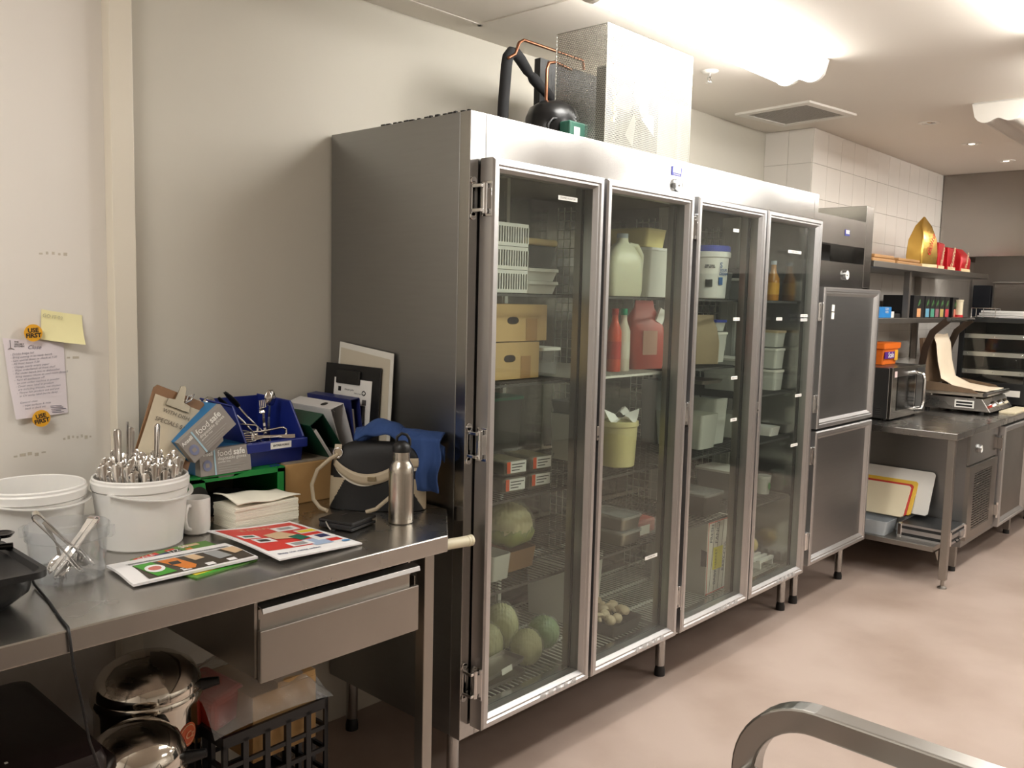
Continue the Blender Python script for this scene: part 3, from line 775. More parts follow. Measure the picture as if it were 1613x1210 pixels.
tongs('tongs', 'steel serving tongs leaning left with their bend above the clear tub rim', (-1.072, 0.128, H + 0.020), (-1.176, 0.128, H + 0.155), 0.012, (0.4, 0.9, 0))
tongs('tongs', 'steel serving tongs with wavy ends leaning right inside the clear tub', (-1.150, 0.120, H + 0.022), (-1.045, 0.165, H + 0.118), 0.010, (-0.4, 0.9, 0))
t = thing('ladle', 'small steel ladle resting in the clear tub', 'ladle', (-1.068, 0.168, H + 0.030))
MB().lathe([(0, -0.016), (0.013, -0.012), (0.020, -0.002), (0.0225, 0.008), (0.021, 0.008), (0.0185, -0.001), (0.012, -0.010), (0, -0.014)], n=24, axis=Matrix.Rotation(R(35), 3, 'Y')).build('bowl', CUTLERY, t, smooth=50)
MB().tube([(-0.006, 0.0, 0.014), (-0.03, 0.008, 0.045), (-0.075, 0.02, 0.098)], 0.004, flat=(0.009, 0.002), up=(0, 1, 0)).build('handle', CUTLERY, t)
t = thing('table_fork', 'steel fork standing upright at the back of the clear tub', 'fork', (-1.112, 0.195, H + 0.008))
MB().tube([(0.01, 0.0, 0.0), (0.0, 0.006, 0.06), (-0.02, 0.012, 0.108)], [0.008, 0.003, 0.006], flat=(0.012, 0.002), up=(0, 1, 0)).build('handle', CUTLERY, t)
m = MB()
for k in range(4): m.bx(0.006 + k * 0.0045 - 0.004, 0.008 + k * 0.0045 - 0.004, -0.001, 0.001, -0.001, 0.02)
m.build('tines', CUTLERY, t)['kind'] = 'stuff'

# ------------------------------------------------------------------ mug
mg = thing('mug', 'plain white ceramic mug between the cutlery bucket and the napkins', 'mug', (-0.716, 0.305, H))
cer = mat('white_ceramic', (232, 230, 226), 0.12, coat=0.3)
MB().lathe([(0, 0.001), (0.031, 0.001), (0.036, 0.005), (0.0375, 0.02), (0.0375, 0.096), (0.0360, 0.099), (0.0345, 0.096), (0.034, 0.02), (0.030, 0.008), (0, 0.007)], n=40).build('mug_body', cer, mg, smooth=40)
hd = Vector((-0.80, -0.60, 0))
MB().tube([hd * 0.035 + Vector((0, 0, 0.083)), hd * 0.050 + Vector((0, 0, 0.085)), hd * 0.062 + Vector((0, 0, 0.068)), hd * 0.064 + Vector((0, 0, 0.048)), hd * 0.055 + Vector((0, 0, 0.028)), hd * 0.035 + Vector((0, 0, 0.018))], 0.006, 10).build('handle', cer, mg, smooth=60)

# ------------------------------------------------------------------ napkins: a stack, each folded napkin its own object
nap = mat('cream_napkin', (240, 236, 220), 0.9, bump=0.08, bscale=90)
N = 15; hz = 0.0042
napm = MB().box((0, 0, hz / 2), (0.205, 0.115, hz * 0.86)).mesh('napkin', nap)
for k in range(N):
    o = bpy.data.objects.new('paper_napkin', napm); COL.objects.link(o)
    o.location = (-0.532 + random.uniform(-0.0015, 0.0015), 0.303 + random.uniform(-0.0015, 0.0015), H + k * hz + 0.0002); o.rotation_euler = (0, 0, R(1 + random.uniform(-0.7, 0.7)))
    tag(o, 'folded cream paper napkin in the flat stack beside the mug', 'napkin', 'stacked paper napkins')
m = MB()
m.grid(lambda u, v: (-0.100 + 0.212 * u, -0.058 + 0.118 * v, 0.004 + 0.020 * (1 - u) ** 1.6 * (0.4 + v) * (0.6 + 0.4 * math.sin(3 * v)) + 0.003 * math.sin(9 * u + 3 * v)), 16, 8)
o = m.build('paper_napkin', nap, smooth=60, solid=0.003, loc=(-0.532, 0.305, H + N * hz + 0.002))
o.rotation_euler = (0, 0, R(4))
tag(o, 'rumpled cream paper napkin lifting on top of the stack', 'napkin', 'stacked paper napkins')

# ------------------------------------------------------------------ printed papers on the bench
def colour(name, rgb, rough=0.45): return mat(name, rgb, rough)
PR = colour('print_red', (206, 52, 44)); PW = colour('print_white', (232, 230, 230)); PG = colour('print_green', (84, 132, 52)); PK = colour('print_black', (40, 38, 36)); PO = colour('print_orange', (206, 120, 44)); PY = colour('print_yellow', (226, 204, 60)); PB = colour('print_paleblue', (160, 180, 208)); PT = colour('print_tan', (206, 176, 140)); PGR = colour('print_grey', (150, 152, 152)); PDG = colour('print_darkgreen', (20, 104, 84)); PGL = colour('print_brightgreen', (64, 150, 44)); PBL = colour('print_navy', (40, 48, 96))
def sheet(name, quad, z0, th, bend, m, parent=None, nu=20, nv=14):
    """thin bent sheet; quad corners order: back-left, back-right, front-right, front-left; returns fn(u,v)->world point on top"""
    A, B, C, D = [Vector((x, y, 0)) for x, y in quad]
    def fn(u, v, dz=0.0):
        p = (A * (1 - u) + B * u) * (1 - v) + (D * (1 - u) + C * u) * v
        return Vector((p.x, p.y, z0 + th + bend(u, v) + dz))
    mb = MB()
    mb.grid(lambda u, v: fn(u, v), nu, nv); k = len(mb.v)
    mb.grid(lambda u, v: fn(u, v) - Vector((0, 0, th)), nu, nv)
    w = nu + 1; rim = [i for i in range(w)] + [j * w + nu for j in range(1, nv + 1)] + [nv * w + i for i in range(nu - 1, -1, -1)] + [j * w for j in range(nv - 1, 0, -1)]
    for i in range(len(rim)):
        a, b2 = rim[i], rim[(i + 1) % len(rim)]; mb.f.append((a, b2, b2 + k, a + k)); mb.m.append(0)
    return mb.build(name, m, parent, smooth=60), fn
def patch(fn, u0, u1, v0, v1, m, parent, name='printed_panel', n=6, dz=0.0006, poly=None):
    mb = MB()
    if poly: 
        mb.add([fn(u, v, dz + 0.0008) for u, v in poly], [tuple(range(len(poly)))])
    else: mb.grid(lambda a, b2: fn(u0 + (u1 - u0) * a, v0 + (v1 - v0) * b2, dz), n, max(2, n // 2))
    return mb.build(name, m, parent)
def disc(cu, cv, ru, rv, n=20): return [(cu + ru * math.cos(2 * math.pi * i / n), cv + rv * math.sin(2 * math.pi * i / n)) for i in range(n)]
def words(fn, u, v, s, size, m, parent, dz=0.0012, ang=0.0, align='CENTER', bold=0.0):
    p = fn(u, v, dz); px = fn(u + 0.05, v, dz) - p; py = fn(u, v - 0.05, dz) - p
    px = px.normalized(); py = py.normalized(); q = Matrix.Rotation(ang, 3, px.cross(py))
    return text(s, size, frame(p, q @ px, q @ py), m, parent, align=align, bold=bold)
# green catalogue under the newspaper
cat_o, f = sheet('sale_catalogue', [(-0.955, 0.175), (-0.742, 0.205), (-0.730, -0.030), (-0.905, -0.062)], H + 0.0005, 0.003, lambda u, v: 0.004 * math.sin(3 * u) * (1 - v), PG)
tag(cat_o, 'green sale catalogue mostly hidden under the folded newspaper', 'catalogue')
patch(f, 0.02, 0.30, 0.02, 0.12, PR, cat_o); words(f, 0.15, 0.07, 'SALE', 0.020, PW, cat_o)
patch(f, 0.20, 0.55, 0.10, 0.26, PK, cat_o); patch(f, 0.22, 0.38, 0.10, 0.2, PBL, cat_o, dz=0.0009)
patch(f, 0.40, 0.52, 0.04, 0.09, PR, cat_o, dz=0.0009); patch(f, 0.62, 0.85, 0.03, 0.10, PT, cat_o); patch(f, 0.60, 0.68, 0.14, 0.22, PO, cat_o, dz=0.0009)
words(f, 0.46, 0.13, '1/2', 0.026, PW, cat_o); words(f, 0.64, 0.07, '$5', 0.026, PW, cat_o)
patch(f, 0.10, 0.98, 0.93, 0.99, PGL, cat_o); patch(f, 0.06, 0.60, 0.86, 0.93, PY, cat_o)
# newspaper
ns, f = sheet('newspaper', [(-1.022, 0.148), (-0.735, 0.118), (-0.735, -0.040), (-1.036, -0.028)], H + 0.0045, 0.006, lambda u, v: 0.004 * math.sin(math.pi * min(1, v * 1.2)) * (1 - 0.5 * u) + 0.004 * u, PW)
tag(ns, 'folded newspaper with a colour bottle advert at the bench front', 'newspaper')
patch(f, 0.12, 0.96, 0.20, 0.27, PGR, ns); words(f, 0.52, 0.235, 'LIQUOR SPECIALS THIS WEEK  -  BOTTLES FROM $3', 0.0105, PK, ns)
patch(f, 0.13, 0.99, 0.32, 0.94, colour('print_dark_brown', (66, 58, 48)), ns)
patch(f, 0, 0, 0, 0, PGL, ns, poly=[(0.13, 0.36), (0.28, 0.33), (0.36, 0.88), (0.20, 0.92)], dz=0.0009); patch(f, 0, 0, 0, 0, PW, ns, poly=disc(0.245, 0.62, 0.075, 0.15), dz=0.0011); patch(f, 0, 0, 0, 0, colour('print_softred', (196, 112, 100)), ns, poly=disc(0.245, 0.62, 0.05, 0.08), dz=0.0013)
patch(f, 0, 0, 0, 0, PO, ns, poly=[(0.32, 0.36), (0.47, 0.33), (0.54, 0.78), (0.50, 0.9), (0.44, 0.88)], dz=0.0009); patch(f, 0.38, 0.46, 0.48, 0.62, PK, ns, dz=0.0011)
patch(f, 0, 0, 0, 0, PT, ns, poly=[(0.54, 0.36), (0.63, 0.34), (0.66, 0.58), (0.57, 0.62)], dz=0.0009); patch(f, 0, 0, 0, 0, PGR, ns, poly=[(0.70, 0.36), (0.82, 0.34), (0.86, 0.72), (0.74, 0.76)], dz=0.0009); patch(f, 0, 0, 0, 0, PT, ns, poly=[(0.86, 0.33), (0.98, 0.31), (0.99, 0.6), (0.90, 0.66)], dz=0.0009)
for a in (0.40, 0.60, 0.78): patch(f, a, a + 0.07, 0.80, 0.92, PW, ns, dz=0.0011)
# red catalogue
rc, f = sheet('gift_catalogue', [(-0.722, 0.236), (-0.478, 0.216), (-0.462, -0.098), (-0.716, -0.106)], H + 0.008, 0.004, lambda u, v: 0.012 * (1 - u) ** 3 * math.sin(2.2 * (1 - v)) + 0.006 * (1 - u) * v - 0.004 * u, PW)
tag(rc, 'red and white shopping catalogue lying over the newspaper corner', 'catalogue')
patch(f, 0.05, 0.95, 0.05, 0.80, PR, rc, n=14)
words(f, 0.42, 0.14, 'HOME DELIVERY', 0.026, PT, rc, bold=0.0002)
for (a, b2, c, d, mm) in ((0.10, 0.30, 0.30, 0.42, PW), (0.14, 0.36, 0.45, 0.58, PW), (0.36, 0.62, 0.66, 0.78, PW), (0.60, 0.88, 0.16, 0.30, PW), (0.74, 0.98, 0.34, 0.46, PW), (0.72, 0.97, 0.54, 0.72, PW)): patch(f, a, b2, c, d, mm, rc, dz=0.001)
patch(f, 0.76, 0.96, 0.36, 0.44, PY, rc, dz=0.0014); patch(f, 0.66, 0.82, 0.19, 0.26, PGR, rc, dz=0.0014); patch(f, 0.80, 0.93, 0.56, 0.66, PBL, rc, dz=0.0014); patch(f, 0.18, 0.30, 0.48, 0.55, PK, rc, dz=0.0014); patch(f, 0.40, 0.56, 0.68, 0.76, PGR, rc, dz=0.0014); patch(f, 0.14, 0.26, 0.33, 0.38, PDG, rc, dz=0.0014)
patch(f, 0, 0, 0, 0, PT, rc, poly=[(0.36, 0.36), (0.60, 0.30), (0.68, 0.46), (0.56, 0.56), (0.38, 0.52)], dz=0.0010)
patch(f, 0, 0, 0, 0, PDG, rc, poly=[(0.54, 0.50), (0.70, 0.46), (0.72, 0.60), (0.58, 0.64)], dz=0.0013); patch(f, 0.58, 0.80, 0.64, 0.84, PB, rc, dz=0.0009)
words(f, 0.32, 0.90, 'Shop our range online', 0.014, PBL, rc, bold=0.0003); patch(f, 0, 0, 0, 0, colour('print_midblue', (84, 140, 190)), rc, poly=disc(0.93, 0.86, 0.05, 0.025), dz=0.0012)

# ------------------------------------------------------------------ wallet
wl = thing('wallet', 'black leather zip wallet lying in front of the handbag', 'wallet', (-0.368, 0.092, H), R(17))
lea = mat('black_leather', (17, 17, 19), 0.42, bump=0.2, bscale=180)
MB().box((0, 0, 0.0225), (0.118, 0.118, 0.009)).build('upper_flap', lea, wl, bevel=0.004, seg=3)
MB().box((0, 0, 0.0065), (0.118, 0.116, 0.009)).build('lower_flap', lea, wl, bevel=0.004, seg=3)
MB().box((-0.004, 0.002, 0.0145), (0.106, 0.106, 0.007)).build('card_pages', mat('wallet_inner', (46, 46, 48), 0.6), wl)
MB().tube([(0.059, -0.055, 0.003), (0.060, -0.056, 0.014), (0.059, -0.055, 0.026)], 0.0012, 6).build('trim_edge', CHROME, wl)
MB().tube([(-0.059, 0.03, 0.02), (-0.072, 0.012, 0.012), (-0.076, 0.0, 0.004)], 0.0028, 8).build('wrist_loop', CHROME, wl, smooth=60)
MB().box((-0.078, -0.008, 0.004), (0.008, 0.014, 0.007)).build('zip_tab', lea, wl, bevel=0.002)
MB().box((0.01, 0.02, 0.0275), (0.028, 0.008, 0.001)).build('brand_tab', mat('wallet_tab', (50, 50, 52), 0.3), wl)

# ------------------------------------------------------------------ steel bottle
bt = thing('drink_bottle', 'brushed steel water bottle with black loop cap at the bench end', 'bottle', (-0.233, 0.018, H))
bs = mat('bottle_steel', (196, 190, 180), 0.26, 1.0, bump=0.05, bscale=120, stretch=(1, 1, 0.05))
MB().lathe([(0, 0.001), (0.034, 0.001), (0.0365, 0.004), (0.0365, 0.148), (0.0355, 0.160), (0.031, 0.172), (0.026, 0.180), (0.0245, 0.186), (0.0250, 0.189), (0.0245, 0.192), (0.0250, 0.197), (0.0245, 0.200), (0.0250, 0.205), (0.0245, 0.209), (0.0245, 0.214), (0, 0.214)], n=48).build('bottle_body', bs, bt, smooth=30)
cp = MB().lathe([(0.0265, 0.209), (0.0268, 0.222), (0.022, 0.232), (0.012, 0.240), (0, 0.242)], n=32).build('cap', BLACKP, bt, smooth=40)
MB().tube([(-0.012, 0.01, 0.232), (-0.010, 0.008, 0.252), (0.0, 0.0, 0.262), (0.012, -0.008, 0.258), (0.020, -0.012, 0.244), (0.020, -0.013, 0.226)], 0.0045, 10).build('loop', BLACKP, cp, smooth=60)

# ------------------------------------------------------------------ handbag and cardigan
hb = thing('handbag', 'black handbag with beige leather straps and trim against the fridge', 'handbag', (-0.168, 0.205, H), R(-48.5))
beige = mat('beige_leather', (176, 162, 138), 0.5, bump=0.1, bscale=160)
nylon = mat('black_nylon', (11, 11, 13), 0.6, bump=0.25, bscale=40)
def sgp(c, p): return math.copysign(abs(c) ** p, c)
def bag(u, v, off=0.0):
    """u around (0..1), v up (0..1)"""
    t_ = 2 * math.pi * u
    a = 0.150 * (1 - 0.04 * v) * (1 if v < 0.55 else math.cos((v - 0.55) / 0.45 * 1.25) ** 0.75); b2 = 0.058 * (1 - 0.35 * v) * (1 if v < 0.7 else max(0.06, math.cos((v - 0.7) / 0.3 * 1.5)) ** 0.6)
    z = 0.002 + 0.228 * (v if v < 0.8 else 0.8 + (v - 0.8) * (1.0 - 0.5 * (v - 0.8) / 0.2) * 1.0)
    z += 0.004 * math.sin(5 * t_) * (1 - v) * v
    return Vector(((a + off) * sgp(math.cos(t_), 0.7), (b2 + off) * sgp(math.sin(t_), 0.75) + 0.004 * math.sin(9 * v + 3 * t_) * v, z))
m = MB(); m.grid(lambda u, v: bag(u, v), 168, 66)
n0 = len(m.v); m.add([bag(i / 168, 0) for i in range(168)], [tuple(range(167, -1, -1))]); m.add([bag(i / 168, 1) for i in range(168)], [tuple(range(168))])
for i, fc in enumerate(m.f):
    c = sum((Vector(m.v[k]) for k in fc), Vector()) / len(fc)
    if abs(c.x) > 0.148 - c.z * 0.55 and c.z < 0.10: m.m[i] = 1
m.build('bag_body', [nylon, beige], hb, smooth=60)
def onfront(x, z, off=0.003):
    v = min(0.99, max(0.0, (z - 0.002) / 0.228))
    lo, hi = 0.5, 1.0
    best = min((abs(bag(0.5 + 0.5 * k / 60, v).x - x), k) for k in range(61))[1]
    p = bag(0.5 + 0.5 * best / 60, v, off); return Vector((x, p.y, z))
def band(x0, x1, zf, w, nm, off=0.004):
    mb = MB(); mb.grid(lambda u, v: onfront(x0 + (x1 - x0) * u, zf(u) + (v - 0.5) * w(u), off), 28, 3)
    return mb.build(nm, beige, hb, smooth=60, solid=0.003)
band(-0.132, 0.135, lambda u: 0.150 - 0.052 * math.sin(math.pi * min(1, u * 1.25)) ** 0.8, lambda u: 0.026 + 0.008 * math.sin(math.pi * u), 'front_band')
wh = MB(); wh.grid(lambda u, v: onfront(-0.125 + 0.25 * u, 0.136 - 0.054 * math.sin(math.pi * min(1, u * 1.25)) ** 0.8 - v * 0.010 * abs(math.cos(math.pi * u)) - 0.001, 0.003), 24, 2); wh.build('piping', mat('pale_piping', (206, 200, 186), 0.5), hb, smooth=60)
MB().box(onfront(-0.010, 0.102, 0.009), (0.026, 0.003, 0.014)).build('maker_plate', mat('brass_plate', (150, 138, 110), 0.35, 0.8), hb, bevel=0.001)
for x in (-0.118, 0.070):
    p = onfront(x, 0.178, 0.006)
    MB().tube([p + Vector((0, 0, 0.022)), p + Vector((0, -0.008, 0.006)), p + Vector((0.002, -0.006, -0.022))], 0.01, flat=(0.022, 0.004), up=(0, -1, 0)).build('strap_loop', beige, hb, bevel=0.001)
    MB().tube([p + Vector((0.014 * math.cos(2 * math.pi * i / 16), -0.010, 0.014 * math.sin(2 * math.pi * i / 16) - 0.002)) for i in range(16)], 0.0022, 8, closed=True).build('ring', CHROME, hb, smooth=60)
pl = onfront(-0.118, 0.170, 0.012)
MB().tube([pl, pl + Vector((-0.022, -0.012, -0.012)), pl + Vector((-0.058, -0.022, -0.045)), pl + Vector((-0.074, -0.025, -0.09)), pl + Vector((-0.068, -0.03, -0.135)), pl + Vector((-0.045, -0.04, -0.158)), pl + Vector((-0.02, -0.05, -0.164))], 0.006, 10).build('carry_strap', beige, hb, smooth=60)
pr_ = onfront(0.070, 0.165, 0.012)
MB().tube([pr_, pr_ + Vector((0.012, -0.014, -0.03)), pr_ + Vector((0.004, -0.022, -0.075)), pr_ + Vector((-0.022, -0.03, -0.115)), pr_ + Vector((-0.06, -0.04, -0.148)), pr_ + Vector((-0.09, -0.045, -0.157))], 0.006, 10).build('carry_strap', beige, hb, smooth=60)
MB().tube([(0.150, -0.01, 0.16), (0.163, -0.012, 0.13), (0.160, -0.014, 0.10)], 0.0025, 8).build('zip_pull', CHROME, hb)
MB().box((0.162, -0.016, 0.080), (0.014, 0.006, 0.030)).build('zip_tag', beige, hb, bevel=0.002)

knit = mat('blue_knit', (46, 74, 128), 0.9, bump=0.5, bscale=160, stretch=(1, 1, 0.25))
cd = thing('cardigan', 'blue ribbed knit cardigan draped over the handbag', 'cardigan', (-0.10, 0.20, H + 0.14), R(-48.5))
def drape(u, v):
    # u across the panel, v from the top of the bag down its right front
    x = 0.020 + 0.130 * u - 0.012 * v
    if v < 0.3:
        k = v / 0.3; y = 0.03 - 0.085 * k; z = 0.085 + 0.020 * math.sin(math.pi * k) - 0.01 * u
    else:
        k = (v - 0.3) / 0.7; y = -0.055 - 0.022 * math.sin(min(1, k * 1.3) * 1.5); z = 0.085 - 0.150 * k
    return Vector((x + 0.004 * math.sin(14 * v), y - 0.008 * math.sin(u * 13) * (0.3 + v), z - 0.018 * u * v))
MB().grid(drape, 24, 26).build('hanging_panel', knit, cd, smooth=80, solid=0.006)
def hump(u, v):
    a = math.pi * (0.05 + 0.92 * v)
    x = -0.125 + 0.20 * u
    r = 0.032 + 0.016 * math.sin(math.pi * u)
    return Vector((x, -0.012 + r * math.cos(a) * 1.1 + 0.006 * math.sin(12 * u), 0.068 + 0.050 * math.sin(math.pi * u) ** 1.3 * 0.8 + r * math.sin(a) * 0.9 - 0.045 * u + 0.004 * math.sin(17 * u + 5 * v)))
MB().grid(hump, 26, 14).build('bunched_sleeve', knit, cd, smooth=80, solid=0.007)
def cuff(u, v):
    a = 2 * math.pi * u
    return Vector((-0.118 + 0.055 * v, -0.018 + 0.026 * math.cos(a), 0.070 + 0.035 * v + 0.022 * math.sin(a)))
MB().grid(cuff, 20, 6).build('ribbed_cuff', knit, cd, smooth=80, solid=0.005)
def roll(u, v):
    a = 2 * math.pi * v; r = 0.020 + 0.004 * math.sin(7 * u)
    return Vector((0.02 + 0.135 * u, -0.028 + r * math.cos(a), 0.072 - 0.045 * u * u + r * math.sin(a) * 1.1 + 0.012 * math.sin(math.pi * u)))
MB().grid(roll, 18, 14).build('folded_collar', knit, cd, smooth=80)

# ------------------------------------------------------------------ boxes behind
card = mat('brown_card', (186, 148, 96), 0.8, var=0.06, vscale=12, bump=0.06, bscale=40)
cardw = mat('scuffed_card_top', (150, 138, 120), 0.8, var=0.2, vscale=18)
bb = thing('cardboard_box', 'long brown cardboard box lying on the bench under the ring binders', 'cardboard box', (-0.20, 0.54, H))
MB().bx(-0.175, 0.175, -0.14, 0.145, 0.0, 0.130).build('box_body', card, bb, bevel=0.004)
MB().bx(-0.172, 0.172, -0.138, 0.142, 0.130, 0.133).build('lid_flap', cardw, bb)
gb = thing('open_carton', 'green printed carton with its front cut open, under the glove boxes', 'carton', (-0.545, 0.54, H))
grn = mat('carton_green', (16, 128, 52), 0.45); cin = mat('carton_inside', (120, 104, 84), 0.85); blu = mat('carton_blue', (30, 44, 130), 0.45)
x0, x1, y0, y1, zt = -0.150, 0.160, -0.155, 0.15, 0.132
MB().bx(x0, x1, y0, y1, 0, 0.004).build('bottom_panel', cin, gb)
MB().bx(x0, x1, y0 + 0.004, y1, zt - 0.004, zt).build('top_panel', grn, gb)
MB().bx(x0, x1, y1 - 0.004, y1, 0.004, zt - 0.004).build('back_panel', cin, gb)
MB().bx(x0, x0 + 0.004, y0, y1, 0.004, zt - 0.004).build('end_panel', grn, gb)
MB().bx(x1 - 0.004, x1, y0, y1, 0.004, zt - 0.004).build('end_panel', grn, gb)
MB().prism([(0, 0.0), (0.060, 0.0), (0.048, zt - 0.012), (0.03, zt), (0, zt)], (x0, y0, 0), (1, 0, 0), (0, 0, 1), (0, 0.003, 0)).build('front_flap', grn, gb)
MB().prism([(0, 0.035), (0.026, 0.03), (0.026, zt - 0.002), (0.004, zt), (0, zt - 0.006)], (x1 - 0.026, y0, 0), (1, 0, 0), (0, 0, 1), (0, 0.003, 0)).build('front_flap', grn, gb)
MB().prism([(0, 0), (0.31, 0), (0.31, 0.010), (0.19, 0.018), (0.14, 0.006), (0, 0.012)], (x0, y0, zt - 0.016), (1, 0, 0), (0, 0, 1), (0, 0.003, 0)).build('top_lip', grn, gb)
MB().bx(x0 + 0.002, x0 + 0.062, y0 - 0.0008, y0, 0.0, 0.022).build('blue_print', blu, gb)
m = MB()
for k in range(3): m.prism([(0, 0), (0.008, 0), (0.018, 0.024), (0.010, 0.024)], (x1 - 0.045 + k * 0.012, y0 + 0.004 + 0.004, zt + 0.0006), (1, 0, 0), (0, 1, 0), (0, 0, 0.0006))
m.build('blue_stripes', blu, gb)['kind'] = 'stuff'
patchm = mat('carton_black_print', (14, 16, 15), 0.4)
MB().prism(disc(-0.10 + 0.003, 0.075, 0.03, 0.032), (-0.025, y0 - 0.0006, 0), (1, 0, 0), (0, 0, 1), (0, 0.0005, 0)).build('black_roundel', patchm, gb)
t = thing('black_bundle', 'crumpled black cloth bundle inside the open green carton', 'cloth', (-0.52, 0.50, H + 0.005))
m = MB(); m.grid(lambda u, v: (-0.10 + 0.2 * u, -0.08 + 0.16 * v, 0.055 * (math.sin(math.pi * u) * math.sin(math.pi * v)) ** 0.5 + 0.008 * math.sin(17 * u) * math.sin(13 * v)), 20, 14)
m.build('bundle', mat('black_cloth', (20, 20, 20), 0.9), t, smooth=60)

# glove boxes
gg = mat('glove_box_grey', (148, 142, 136), 0.5); gbl = mat('glove_box_blue', (38, 116, 170), 0.4); gst = mat('glove_stripe', (166, 200, 214), 0.5); gic = mat('glove_icon', (120, 126, 156), 0.5)
def glove_box(label, M, dep=0.24):
    t = thing('glove_box', label, 'glove box', (0, 0, 0), group='disposable glove boxes'); t.matrix_world = M
    L, D, Hh = 0.165, dep, 0.075
    MB().bx(-L / 2, L / 2, 0.028, D, 0, Hh).build('blue_sleeve', gbl, t, bevel=0.001)
    MB().prism([(0, 0), (0.03, 0), (0.03, Hh), (0.010, Hh)], (-L / 2, 0, 0), (0, 1, 0), (0, 0, 1), (L, 0, 0)).build('end_panel', gg, t, bevel=0.001)
    sl = Vector((0, 0.010, Hh)).normalized(); nn = Vector((0, -Hh, 0.010)).normalized() * 0.0012
    def fp(x, s): return Vector((x, 0, 0)) + sl * (s * Hh) + nn
    def strip(x0_, x1_, s0, s1, mm, nm, k=1): MB().add([fp(x0_, s0) + nn * k * .3, fp(x1_, s0) + nn * k * .3, fp(x1_, s1) + nn * k * .3, fp(x0_, s1) + nn * k * .3], [(0, 1, 2, 3)]).build(nm, mm, t)
    strip(-0.038, -0.033, 0.0, 1.0, gst, 'stripe')
    up = sl
    text('Ansell', 0.0155, frame(fp(-0.060, 0.83), (1, 0, 0), up), labelw, t, bold=0.0004)
    text('food', 0.025, frame(fp(-0.026, 0.80), (1, 0, 0), up), labelw, t, align='LEFT')
    text('safe', 0.025, frame(fp(0.026, 0.80), (1, 0, 0), up), labelw, t, align='LEFT', bold=0.0006)
    text('disposable gloves', 0.0135, frame(fp(-0.026, 0.60), (1, 0, 0), up), labelw, t, align='LEFT')
    text('powder free', 0.008, frame(fp(-0.026, 0.47), (1, 0, 0), up), labelw, t, align='LEFT')
    m = MB(); c = fp(-0.060, 0.40); m.add([c + Vector((0.014 * math.cos(a), 0, 0)) + sl * 0.016 * math.sin(a) + nn * 0.3 for a in [2 * math.pi * i / 20 for i in range(20)]], [tuple(range(20))]); m.build('hand_icon', gic, t)
    strip(-0.066, -0.054, 0.32, 0.48, gg, 'hand_palm', 2)
    for k in range(3): strip(-0.026, 0.060 - 0.012 * k, 0.30 - 0.09 * k, 0.33 - 0.09 * k, mat('glove_fine_print', (170, 166, 160), 0.5), 'fine_print')
    MB().prism([(-0.03, 0), (0.03, 0), (0.024, -0.012), (-0.02, -0.014)], (0.0, 0.004, 0.0), (1, 0, 0), (0, 0, 1), (0, 0.001, 0)).build('tear_tab', gg, t)
    return t
glove_box('grey and blue disposable glove box lying flat on the green carton', Matrix.Translation((-0.577, 0.388, H + 0.1335)) @ Matrix.Rotation(R(3), 4, 'Z'))
glove_box('grey and blue disposable glove box tilted on end beside the clipboard', Matrix.Translation((-0.640, 0.372, H + 0.258)) @ Matrix.Rotation(R(4), 4, 'Z') @ Matrix.Rotation(R(-36), 4, 'Y') @ Matrix.Translation((0, 0, -0.0375)), 0.22)

# wooden clipboard leaning on the wall/post
cbm = mat('hardboard', (134, 98, 66), 0.6, var=0.08, vscale=40); oldp = mat('aged_paper', (196, 184, 160), 0.8, var=0.05, vscale=20)
cb = thing('clipboard', 'brown hardboard clipboard with a curling paper leaning behind the glove box', 'clipboard', (0, 0, 0))
cb.matrix_world = Matrix.Translation((-0.775, 0.398, H + 0.16)) @ Matrix.Rotation(R(-4), 4, 'Z') @ Matrix.Rotation(R(24), 4, 'Y') @ Matrix.Rotation(R(-16), 4, 'X')
# local: board in XZ plane, bottom at z=0
rr = 0.012; cw, chh = 0.112, 0.235
polyc = [(-cw, 0), (cw, 0), (cw, chh - rr), (cw - rr, chh), (-cw + rr, chh), (-cw, chh - rr)]
MB().prism([(x * 0.72, z) for x, z in polyc], (0, 0, 0), (1, 0, 0), (0, 0, 1), (0, 0.003, 0)).build('board', cbm, cb, bevel=0.001)
pm = MB(); pm.grid(lambda u, v: (-0.072 + 0.138 * u - 0.012 * (1 - v) ** 2, -0.003 - 0.016 * (1 - v) ** 2 - 0.004 * math.sin(5 * u) * (1 - v), 0.002 + 0.205 * v), 10, 14)
pm.build('paper', oldp, cb, smooth=60)
text('WITH DISH', 0.016, frame((0.0, -0.006, 0.170), (1, 0, 0), (0, 0, 1)), mat('pencil_dark', (110, 100, 88), 0.7), cb, shear=0.2)
text('SPECIALS $15', 0.017, frame((-0.006, -0.0075, 0.140), (1, 0, 0), (0, 0, 1)), mat('pencil_dark', (110, 100, 88), 0.7), cb, shear=0.2)
cl = MB().prism([(-0.036, 0), (0.036, 0), (0.034, 0.02), (0.014, 0.024), (0.010, 0.066), (0.002, 0.072), (-0.008, 0.066), (-0.014, 0.024), (-0.034, 0.02)], (-0.002, -0.010, 0.186), (1, 0, 0), (0, 0, 1), (0, 0.004, 0)).build('clip', mat('clip_metal', (150, 142, 124), 0.4, 0.6), cb, bevel=0.001)
MB().tube([(0.016, -0.006, 0.212), (0.028, -0.010, 0.224), (0.034, -0.006, 0.244), (0.022, 0.0, 0.236), (0.02, 0.0, 0.216)], 0.0035, 8).build('clip_spring', CHROME, cb, smooth=60)

